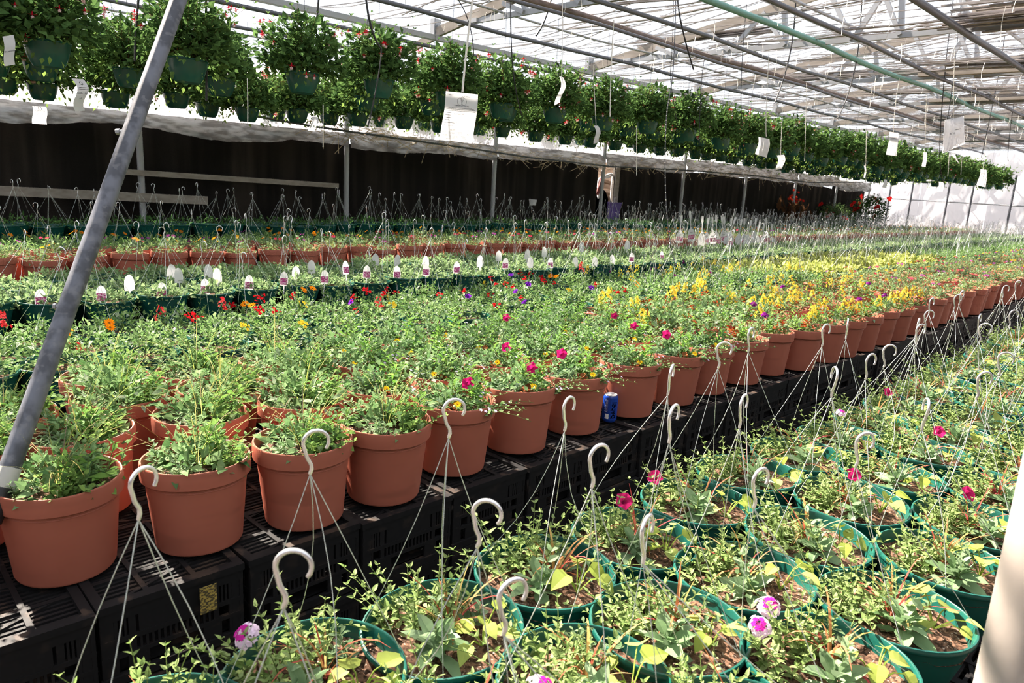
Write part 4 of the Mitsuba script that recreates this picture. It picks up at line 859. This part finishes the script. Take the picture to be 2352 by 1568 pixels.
# paper labels on cords
def sheet(pts, Y, bulge=.02, ny=9, nx=5):
    """A sheet of paper hung from its upper corners: pts = four corners, upper left, upper right, lower right, lower left."""
    q = [onY(x, y, Y) for x, y in pts]; n = unit(np.cross(q[1] - q[0], q[3] - q[0]))
    if n @ q[0] > 0: n = -n
    def fn(u, v): 
        P = (q[0] * (1 - u[:, None]) + q[1] * u[:, None]) * (1 - v[:, None]) + (q[3] * (1 - u[:, None]) + q[2] * u[:, None]) * v[:, None]
        return P + n * (bulge * np.sin(v * 4.2))[:, None] + np.array([1, 0, 0]) * (bulge * .5 * np.sin(v * 6.0))[:, None]
    return grid(nx, ny, fn), q, n
def thick(m, n, t=.0012): return m
def print_on(key, q, n, items, bulge):
    ex, ey = q[1] - q[0], q[3] - q[0]; w, h = np.linalg.norm(ex), np.linalg.norm(ey)
    X, Y_ = ex / w, ey / h
    for it in items:
        if it[0] == 'text':
            _, s, u, v, hh = it; m = meshkit.text_mesh(s, hh * h, .0004); V, F = np.asarray(m.vertices), np.asarray(m.faces)
            if it[2] < 0: V = V - [V[:, 0].mean(), 0, 0]; u = .5
            a, b = u * w + V[:, 0], v * h - V[:, 1]
        elif it[0] == 'line':
            _, u0, u1, v, t = it; V, F = box((0, 0, 0), (1, 1, .0004)); k = 12
            V, F = grid(k, 2, lambda U, Vv: np.stack([(u0 + (u1 - u0) * U) * w, (v + (Vv - .5) * t) * h, 0 * U], 1)); a, b, = V[:, 0], V[:, 1]; V = V * [1, 1, 0]
        elif it[0] == 'ring':
            _, u, v, r, t = it; g = np.linspace(0, 2 * np.pi, 25); m = tube(np.stack([r * np.cos(g) * w, r * 1.1 * np.sin(g) * w, 0 * g], 1), t, 4, cap=False); V, F = m; a, b = u * w + V[:, 0], v * h + V[:, 1]; V = V * [1, 1, .2]
        vv = b / h
        P = q[0] + np.outer(a, X) + np.outer(b, Y_) + n * (bulge * np.sin(vv * 4.2))[:, None] + np.array([1, 0, 0]) * (bulge * .5 * np.sin(vv * 6.0))[:, None] + n * (.0016 + V[:, 2])[:, None]
        obj('print', (P, F), 'ink', key)
FORM = [('text', 'Comes 3', .04, .075, .030), ('text', '& Bands 2', .56, .085, .030), ('ring', .44, .185, .075, .0011), ('ring', .57, .185, .075, .0011), ('ring', .51, .125, .045, .0011), ('text', 'FLAMINGO HOLLAND INC', -1, .285, .024),
        ('line', .1, .9, .325, .006), ('line', .05, .95, .352, .006), ('line', .05, .95, .385, .006), ('line', .05, .22, .43, .008), ('line', .05, .22, .48, .008), ('line', .05, .25, .53, .008), ('text', 'Vermeer Mix', .30, .465, .036), ('line', .05, .22, .58, .008), ('line', .05, .38, .635, .008), ('text', '400', .42, .64, .030), ('line', .05, .32, .69, .008), ('text', '7', .40, .69, .026),
        ('text', 'NOTES', .28, .80, .030), ('text', '2-10TH', .70, .80, .030)] + [('line', .04, .96, .83 + .026 * k, .005) for k in range(6)]
SMALL = [('ring', .5, .13, .12, .0012), ('line', .15, .85, .26, .014), ('line', .12, .88, .31, .010), ('text', 'Calibr. Mix', -1, .46, .055), ('text', '48', -1, .62, .05), ('text', '6/15', .12, .86, .045), ('line', .55, .88, .84, .012)]
PAPERS = [([(1024, 209), (1098, 217), (1086, 329), (1011, 321)], 4.6, .006, FORM, 'large white paper form hung on a thick white cord, handwritten, before the fuchsias'),
          ([(5, 84), (31, 80), (36, 148), (12, 152)], 5.8, .01, [('text', 'Scaevola', -1, .55, .06)], 'yellowed paper label hanging at the edge beside the biggest fuchsia'),
          ([(164, 180), (192, 182), (200, 254), (178, 256)], 5.9, .035, SMALL[:5], 'curling white paper label beyond the pole, between two fuchsias'),
          ([(74, 243), (106, 245), (109, 286), (75, 284)], 6.2, .008, SMALL[:5], 'pale yellow square paper label hanging before the film strip'),
          ([(1284, 174), (1294, 178), (1291, 235), (1278, 242)], 5.4, .03, [], 'narrow twisted white paper label above the back wall'),
          ([(1364, 288), (1374, 289), (1378, 326), (1366, 331)], 5.8, .02, [], 'small curled white label hanging near the back wall post'),
          ([(714, 268), (728, 268), (726, 302), (711, 300)], 6.2, .02, [], 'small blank white label hanging between two back fuchsias'),
          ([(1742, 314), (1767, 319), (1763, 362), (1736, 354)], 5.0, .012, [], 'blank white label seen from behind, bent at its foot'),
          ([(1784, 357), (1801, 355), (1799, 388), (1784, 390)], 5.2, .02, [('line', .2, .8, .4, .02)], 'curled white label lower beside the bent blank one'),
          ([(2043, 303), (2063, 305), (2060, 358), (2036, 355)], 4.2, .008, SMALL[:5], 'white printed paper label before the far fuchsias'),
          ([(2121, 349), (2129, 350), (2127, 383), (2118, 382)], 4.2, .008, [('text', 'Mix', -1, .5, .06)], 'narrow white label between two larger ones'),
          ([(2252, 388), (2266, 390), (2265, 430), (2244, 425)], 4.2, .012, SMALL[1:5], 'white label with a curled foot near the end of the front fuchsia row'),
          ([(2156, 417), (2168, 418), (2166, 440), (2154, 440)], 4.6, .01, [], 'small white label below the far fuchsia bowls'),
          ([(2030, 412), (2036, 412), (2037, 432), (2027, 430)], 5.5, .01, [], 'tiny white label before the flowering shrub'),
          ([(1984, 380), (1988, 381), (1989, 410), (1985, 408)], 5.0, .01, [], 'thin white label seen edge-on under the fuchsias'),
          ([(2128, 412), (2139, 412), (2138, 416), (2128, 416)], 5.0, .003, [], 'short white strip lying against a far green bowl')]
for pts, Y, bl, items, lab in PAPERS:
    m, q, n = sheet(pts, Y, bl); key = obj('paper_label', thick(m, n), 'paper'); tag(key, lab, 'paper label'); print_on(key, q, n, items, bl)
# crumpled white bag-like label
q = [onY(x, y, 3.0) for x, y in ((2170, 275), (2214, 267), (2216, 330), (2164, 352))]; nb = unit(np.cross(q[1] - q[0], q[3] - q[0])); nb = nb if nb @ q[0] < 0 else -nb
def bag(side):
    def fn(u, v):
        P = (q[0] * (1 - u[:, None]) + q[1] * u[:, None]) * (1 - v[:, None]) + (q[3] * (1 - u[:, None]) + q[2] * u[:, None]) * v[:, None]
        w = meshkit.fbm(np.stack([u * 9, v * 9, 0 * u + side], 1), 4) - .5; e = np.clip(np.minimum(np.minimum(u, 1 - u), np.minimum(v, 1 - v)) * 8, 0, 1)
        return P + nb * (side * (.012 + .008 * np.sin(v * 5)) * e + .035 * w * e)[:, None]
    return grid(22, 22, fn)
key = obj('plastic_bag', merge([bag(1), (lambda m: (m[0], m[1][:, ::-1]))(bag(-1))])[:2], 'paper', smooth=True); tag(key, 'crumpled white plastic bag with a printed form inside, hanging on a white cord', 'bag')
print_on(key, q, nb, [('ring', .36, .16, .07, .0012), ('ring', .52, .16, .07, .0012), ('ring', .44, .09, .05, .0012), ('text', 'Prem Sunset', .22, .48, .065), ('line', .35, .8, .36, .012), ('text', '400', .45, .76, .05), ('text', '10.30', .38, .93, .05)], .018)
tag(obj('plastic_scrap', grid(6, 6, lambda u, v: onY(2188, 352, 3.2) * (1 - v[:, None]) + onY(2204, 378, 3.2) * v[:, None] + np.outer((u - .5) * (1 - v) * .055 + 0 * u, RT)), 'paper'), 'small white plastic corner hanging below the crumpled bag', 'bag')

# hang tags with pictures looped over the hooks, plant tags in the pots
def hangtag(a, b, w, Y, lab, back=False):
    A, B = onY(*a, Y), onY(*b, Y); d = B - A; L = np.linalg.norm(d); d = d / L; n = -unit(A + B); s = unit(np.cross(d, n)); n = np.cross(s, d); s = s * w
    prof = [(0, .30), (.20, .30), (.26, .10), (.52, .10), (.62, .62), (.70, .95), (.74, 1.0), (1.0, 1.0)]
    V = [];
    for t, k in prof: V += [A + d * L * t - s * k / 2, A + d * L * t + s * k / 2]
    V = np.array(V) + n * .004; m = len(prof); F = np.vstack([[[2 * i, 2 * i + 1, 2 * i + 3], [2 * i, 2 * i + 3, 2 * i + 2]] for i in range(m - 1)])
    key = obj('hang_tag', thick((V, F), n, .0012), 'paper'); tag(key, lab, 'hang tag', 'picture tags looped on the hooks')
    if not back:
        c = [A + d * L * .775 - s * .42, A + d * L * .775 + s * .42, A + d * L * .925 + s * .42, A + d * L * .925 - s * .42]
        obj('picture', (np.array(c) + n * .006, np.array([[0, 1, 2], [0, 2, 3]])), 'pink_print', key)
        obj('print', (np.array([A + d * L * .70 - s * .2, A + d * L * .70 + s * .2, A + d * L * .725 + s * .2, A + d * L * .725 - s * .2]) + n * .006, np.array([[0, 1, 2], [0, 2, 3]])), 'ink', key)
ZT = lambda x, y: (1540 + x * 260 / 2352, 480 + y * 120 / 1086)
TG = [((235, 130), (180, 700)), ((405, 40), (440, 670)), ((670, 140), (640, 760), 1), ((790, 180), (730, 735)), ((870, 160), (880, 720)), ((950, 120), (960, 780)), ((1060, 130), (1120, 690)), ((1110, 160), (1170, 720), 1), ((1270, 190), (1235, 795)), ((1360, 170), (1150, 720), 1), ((1480, 210), (1390, 760), 1), ((1540, 190), (1520, 760)), ((1680, 230), (1560, 770), 1), ((1780, 190), (1720, 700), 1), ((1860, 260), (1775, 800), 1), ((1940, 280), (1910, 780)), ((1990, 180), (2005, 720)), ((2100, 300), (2130, 800))]
for i, t in enumerate(TG): hangtag(ZT(*t[0]), ZT(*t[1]), .105, 5.9 + .06 * (i % 4), f'white paddle-shaped picture tag looped on a hook above the petunia baskets, {nth(i)} counting away from the pole', len(t) > 2)
def planttag(x, y, h, Y, lab, pink, tilt):
    B = onY(x, y, Y); n = -unit(B * [1, 1, 0]); n = np.array([n[0] * math.cos(tilt) - n[1] * math.sin(tilt), n[0] * math.sin(tilt) + n[1] * math.cos(tilt), .12]); s = unit(np.cross([0, 0, 1], n)); up = unit(np.cross(n, s))
    w = h * .58; pr = [(-.9, .10), (0, .14), (.02, .95), (.35, 1.0), (.65, .92), (.85, .68), (.96, .34), (1, .05)]
    V = np.array([B + up * h * t + e * s * w * k / 2 for t, k in pr for e in (-1, 1)]); m = len(pr); F = np.vstack([[[2 * i, 2 * i + 1, 2 * i + 3], [2 * i, 2 * i + 3, 2 * i + 2]] for i in range(m - 1)])
    key = obj('plant_tag', thick((V, F), n, .001), 'paper'); tag(key, lab, 'plant tag', 'oval plant tags in the petunia baskets')
    if pink: obj('picture', (np.array([B + up * h * .10 - s * w * .42, B + up * h * .10 + s * w * .42, B + up * h * .55 + s * w * .42, B + up * h * .55 - s * w * .42]) + n * .003, np.array([[0, 1, 2], [0, 2, 3]])), 'pink_print', key)
PTG = [(95, 705, 1), (233, 695, 1), (372, 686, 1), (472, 676, 1), (572, 666, 1), (652, 657, 1), (680, 643, 0), (745, 652, 1), (795, 630, 1), (842, 640, 1), (912, 640, 1), (912, 612, 0), (978, 634, 1), (978, 615, 0), (1049, 628, 1), (1103, 614, 0), (1160, 618, 1), (1145, 600, 0), (1217, 615, 0), (1210, 596, 0), (1264, 616, 1), (1320, 613, 0), (1365, 612, 0), (1405, 607, 0), (1450, 602, 1), (1520, 597, 1), (395, 641, 0), (412, 650, 0), (298, 668, 0), (188, 664, 0), (480, 640, 0), (500, 650, 0), (715, 628, 0), (862, 610, 0), (1102, 612, 0), (1250, 590, 0), (1335, 578, 0), (1440, 572, 0)]
for i, (x, y, pk) in enumerate(PTG):
    Y = 5.12 + max(0, (700 - x * .07 - y)) * .016 if not pk else 5.14
    planttag(x, y, .112, min(Y, 6.1), f'white oval plant tag with a pink picture in a petunia basket, {nth(i)} of the tags counted from the pole' if pk else f'pale oval plant tag among the petunia leaves, {nth(i)} of the tags counted from the pole', pk, rf.normal(0, .3))

# ------------------------------------------------------------------ can, pole, post, the store in the wall, tall plants
C0 = np.array([*(onZ(1398, 970, ZC)[:2]), ZC]); C0 = C0 + unit(C0 * [1, 1, 0]) * .03
s = 1.06; R_, H_ = .0331 * s, .1225 * s
key = 'soda_can'; COUNT[key] = 1
def canpart(n, prof, m): return obj(n, moved(lathe(prof, 40), C0), m, key, smooth=35)
canpart('body', [(.0, .004), (.024 * s, .004), (.0262 * s, 0), (.0285 * s, .004), (R_, .012), (R_, H_ - .014), (.0285 * s, H_ - .004), (.0275 * s, H_ - .003)], 'can_blue')
canpart('lid', [(.0272 * s, H_ - .004), (.0282 * s, H_ - .0005), (.0272 * s, H_ + .0005), (.0258 * s, H_ - .001), (.0252 * s, H_ - .006), (.0, H_ - .006)], 'chrome_lid')
obj('opening', moved(lathe([(0, 0), (.009, 0)], 16), C0 + [-.008, -.006, H_ - .0055]), 'black_rubber', key)
view = math.atan2(-C0[1], -C0[0])
def wrap(V, a0): # x up the can, y around (leftwards), z out
    a = view + a0 - V[:, 1] / R_ ; r = R_ + .0002 + V[:, 2]
    return np.stack([C0[0] + r * np.cos(a), C0[1] + r * np.sin(a), C0[2] + V[:, 0]], 1)
tm = meshkit.text_mesh('pepsi', .0225, .0004, bold=True); tm = tm.subdivide(); V = np.asarray(tm.vertices)
obj('lettering', (wrap(np.stack([V[:, 0] * 1.02 + .020, -(V[:, 1] - .008), V[:, 2]], 1), .52), np.asarray(tm.faces)), 'can_print', key)
def patch(x0, x1, a0, a1, m, nm): obj(nm, grid(2, 7, lambda u, v: wrap(np.stack([x0 + (x1 - x0) * u, (v * (a1 - a0)) * R_, 0 * u], 1), -a0)), m, key)
patch(.018, .042, .10, .62, 'can_print', 'barcode')
for k in range(11): patch(.052 + .0055 * k, .0545 + .0055 * k, .30, .30 + [.5, .42, .55, .3, .5, .46, .38, .5, .28, .5, .4][k], 'can_grey', 'small_print')
tag(key, 'blue soda can standing on a crate between two terracotta pots', 'can')
# leaning steel pole
p0, p1 = at(4, 1125, 1.80), at(432, -60, 2.42); pd = unit(p1 - p0); top = p1 + pd * 1.1; bot = p0 - pd * .05
key = obj('leaning_pole', tube([bot, p0 + pd * .05, p0 + (p1 - p0) * .5, p1, top], .0245, 24), 'galvanised', smooth=50)
obj('tape', tube([p0 + pd * .005, p0 + pd * .055], .0262, 20), 'tape_grey', key, smooth=50)
obj('end_cap', tube([p0 - pd * .08, p0 + pd * .003], .0248, 20), 'black_rubber', key, smooth=50)
sd = unit(np.cross(pd, -ray(280, 300)))
for (u, v, l) in ((283, 297, .028), (135, 700, .02)):
    t = np.argmin([np.linalg.norm(pix(p0 + (p1 - p0) * k)[:2] - [u + 16, v + 2]) for k in np.linspace(0, 1, 200)]) / 199; c = p0 + (p1 - p0) * t
    b = c - RT * (.024); obj('bolt', merge([tube([c, b - RT * l * .5], .0052, 8), tube([b - RT * l * .35, b - RT * l * .75], .0090, 6)])[:2], 'grey_steel', key)
tag(key, 'grey galvanised steel pole leaning across the front of the benches', 'pole')
# pale post at the lower corner
pc = onZ(2352, 1500, -.80); pc = at(2352, 1500, 1.12)
key = obj('pale_post', tube([[pc[0], pc[1], -Z0], [pc[0], pc[1], 1.9]], .055, 28), 'post_paint', smooth=50); tag(key, 'pale painted pipe post at the lower corner beside the green baskets', 'post')
# the store behind the wall opening: logs and boards, hand truck, barrel, tub, red bar
def bx(a, b, w, h): return beam(a, b, w, h)
sx, sy = 13.45, WY + .50
key = 'log_pile'; COUNT[key] = 1
rl = np.random.default_rng(4)
for i in range(11):
    z = -1.4 + i * .155; y = sy + rl.uniform(.0, .25); a = [sx - .35, y, z + rl.normal(0, .03)]; b = [sx + .95, y + .1, z + rl.normal(0, .05)]
    obj('log', (tube(np.array([a, [sx + .2, y + .03, z + .02], b]), [.075, .085, .07], 8) if i % 3 else bx(a, b, .2, .10)), 'cut_log', key)
obj('board', box((sx + .4, sy + .42, -.5), (2.2, .03, 2.1)), 'cut_log', key)
tag(key, 'pile of logs and boards in the store behind the wall opening', 'log pile')
y = WY + .10; key = 'hand_truck'; COUNT[key] = 1
fr = [onY(1374, 418, y), onY(1377, 410, y), onY(1402, 399, y), onY(1407, 400, y), onY(1408, 404, y), onY(1405, 430, y), onY(1402, 482, y), onY(1400, 540, y)]
obj('frame', tube(np.array(fr), .026, 8), 'white_tube', key, smooth=50); obj('bar', tube([onY(1384, 411, y), onY(1407, 403, y)], .018, 8), 'white_tube', key, smooth=50)
obj('upright', tube([onY(1374, 418, y), onY(1373, 540, y)], .026, 8), 'white_tube', key, smooth=50)
tag(key, 'white tube hand truck standing in the wall opening', 'hand truck')
tag(obj('red_bar', bx(onY(1387, 400, y - .06), onY(1371, 446, y - .06), .03, .085), 'red_paint'), 'red bar leaning in the wall opening before the hand truck', 'bar')
tag(obj('wooden_post', bx([onY(1417, 400, WY)[0], WY + .02, -Z0], [onY(1417, 400, WY)[0] + .01, WY + .02, .62], .10, .14), 'old_wood'), 'square brown wooden post at the far side of the wall opening', 'post')
bc = onY(1377, 462, WY + .2); rB = .27
tag(obj('blue_barrel', moved(lathe([(0, bc[2] + .30), (.10, bc[2] + .29), (.2, bc[2] + .22), (rB, bc[2] + .06), (rB, bc[2] - .5), (rB * .96, -Z0), (0, -Z0)], 28), (bc[0] - .02, WY + .28, 0)), 'blue_barrel', smooth=50), 'blue barrel with a domed top in the wall opening', 'barrel')
tc = onY(1405, 466, WY + .05)
tag(obj('purple_tub', moved(lathe([(0, tc[2] - .45), (.15, tc[2] - .45), (.205, tc[2]), (.22, tc[2]), (.22, tc[2] + .02), (.19, tc[2] + .01), (.14, tc[2] - .4)], 24), (tc[0], WY + .02, 0)), 'purple_tub', smooth=40), 'purple plastic tub at the foot of the hand truck', 'tub')
wc = onY(1224, 458, 9.9)
tag(obj('white_cup', moved(lathe([(0, -.11), (.06, -.11), (.075, 0), (.068, 0), (.05, -.1)], 16), wc), 'paper', smooth=40), 'small white cup caught among the hooks before the back wall', 'cup')
# tall flowering shrub and canna by the far end of the back wall
rs = np.random.default_rng(21)
def shrub(name, x, y, Y, h, R, n, ca, cb, fl, lab, tall=True, broad=False):
    c = onY(x, y, Y); b = np.array([c[0], Y, -1.08]); key = name
    if name in COUNT: key = numbered(name)
    else: COUNT[name] = 1
    f = [mound(rs, n, b + [0, 0, h * .45], R, h * .55, .085, .045, ca, cb, LEAF2, inner=.15, low=-.8, lobes=2.2, seed=3)]
    st = [tube([b + [rs.normal(0, .05), rs.normal(0, .05), 0], b + [rs.normal(0, R * .6), rs.normal(0, R * .4), h * rs.uniform(.7, 1.05)]], .008, 4) for _ in range(7)]
    obj('foliage', merge(f), 'leaf', key); obj('stems', paint(merge(st)[:2], (.12, .09, .05)), 'painted', key)
    pot = moved(lathe([(0, -.25), (.16, -.25), (.2, 0), (.21, .02), (.19, .01)], 20), b + [0, 0, .02]); obj('pot', pot, 'black_rubber', key, smooth=40)
    for i in range(fl):
        a = rs.random() * 6.28; z = rs.uniform(.35, 1.0) * h; p = b + [np.cos(a) * R * .8, np.sin(a) * R * .8, z]
        obj('flower', merge([petunia(p + rs.normal(0, .05, 3), -unit(p) + [0, 0, .5], .06, (.55, .02, .02), (.3, .01, .01)) for _ in range(3)]), 'petal', key)
    tag(key, lab, 'shrub')
shrub('flowering_shrub', 1998, 480, 9.6, 1.35, .62, 2600, (.016, .042, .014), (.05, .10, .03), 9, 'tall dark shrub with red flowers at the far end of the back wall')
shrub('flowering_shrub', 1920, 478, 9.9, .95, .62, 1700, (.04, .08, .03), (.12, .18, .07), 6, 'lower shrub with small red flowers before the dark cloth, next to the canna')
c = onY(1822, 470, 9.9); COUNT['canna'] = 1
obj('leaves', leaves(np.array([c[0], 9.9, -.85]) + rs.normal(0, .16, (44, 3)) * [1.6, .6, .8] + [0, 0, .25], np.stack([rs.normal(0, .35, 44), rs.normal(0, .25, 44), 1.0 + 0 * rs.random(44)], 1), .46, .13, tint(rs, 44, (.055, .028, .018), (.13, .065, .03)), LANCE, rng=rs), 'leaf', 'canna')
obj('pot', moved(lathe([(0, -.25), (.16, -.25), (.2, 0), (.21, .02), (.19, .01)], 20), np.array([c[0], 9.9, -.83])), 'black_rubber', 'canna', smooth=40)
for i in range(3): obj('flower', florets(rs, np.array([c[0], 9.9, -.2]) + rs.normal(0, .1, (5, 3)) + [.3 * i - .2, 0, .15], np.tile([-.5, -.6, .5], (5, 1)), .05, (.60, .02, .015), (.5, .04, .02)), 'petal', 'canna')
tag('canna', 'bronze-leaved canna with red flowers against the dark shade cloth', 'canna')
# dry brush outside, at the foot of the far end wall
br = []
for i in range(900):
    y = rs.uniform(.0, 10.2); p = np.array([EX - 1.0 + rs.uniform(-.2, .4), y, -1.1]); d = np.array([rs.normal(0, .15), rs.normal(0, .5), 1.0]) * rs.uniform(.10, .62) * (.5 + .9 * meshkit.noise(np.array([[y * .9, 3, 1]]))[0])
    br.append(tube([p, p + d * .6 + [0, rs.normal(0, .05), 0], p + d], .006, 3, cap=False))
pbr('dry_brush', (.40, .35, .36), .9)
tag(obj('dry_twigs', merge(br)[:2], 'dry_brush'), 'greyish dry twigs along the foot of the white end wall', 'twigs', kind='stuff')
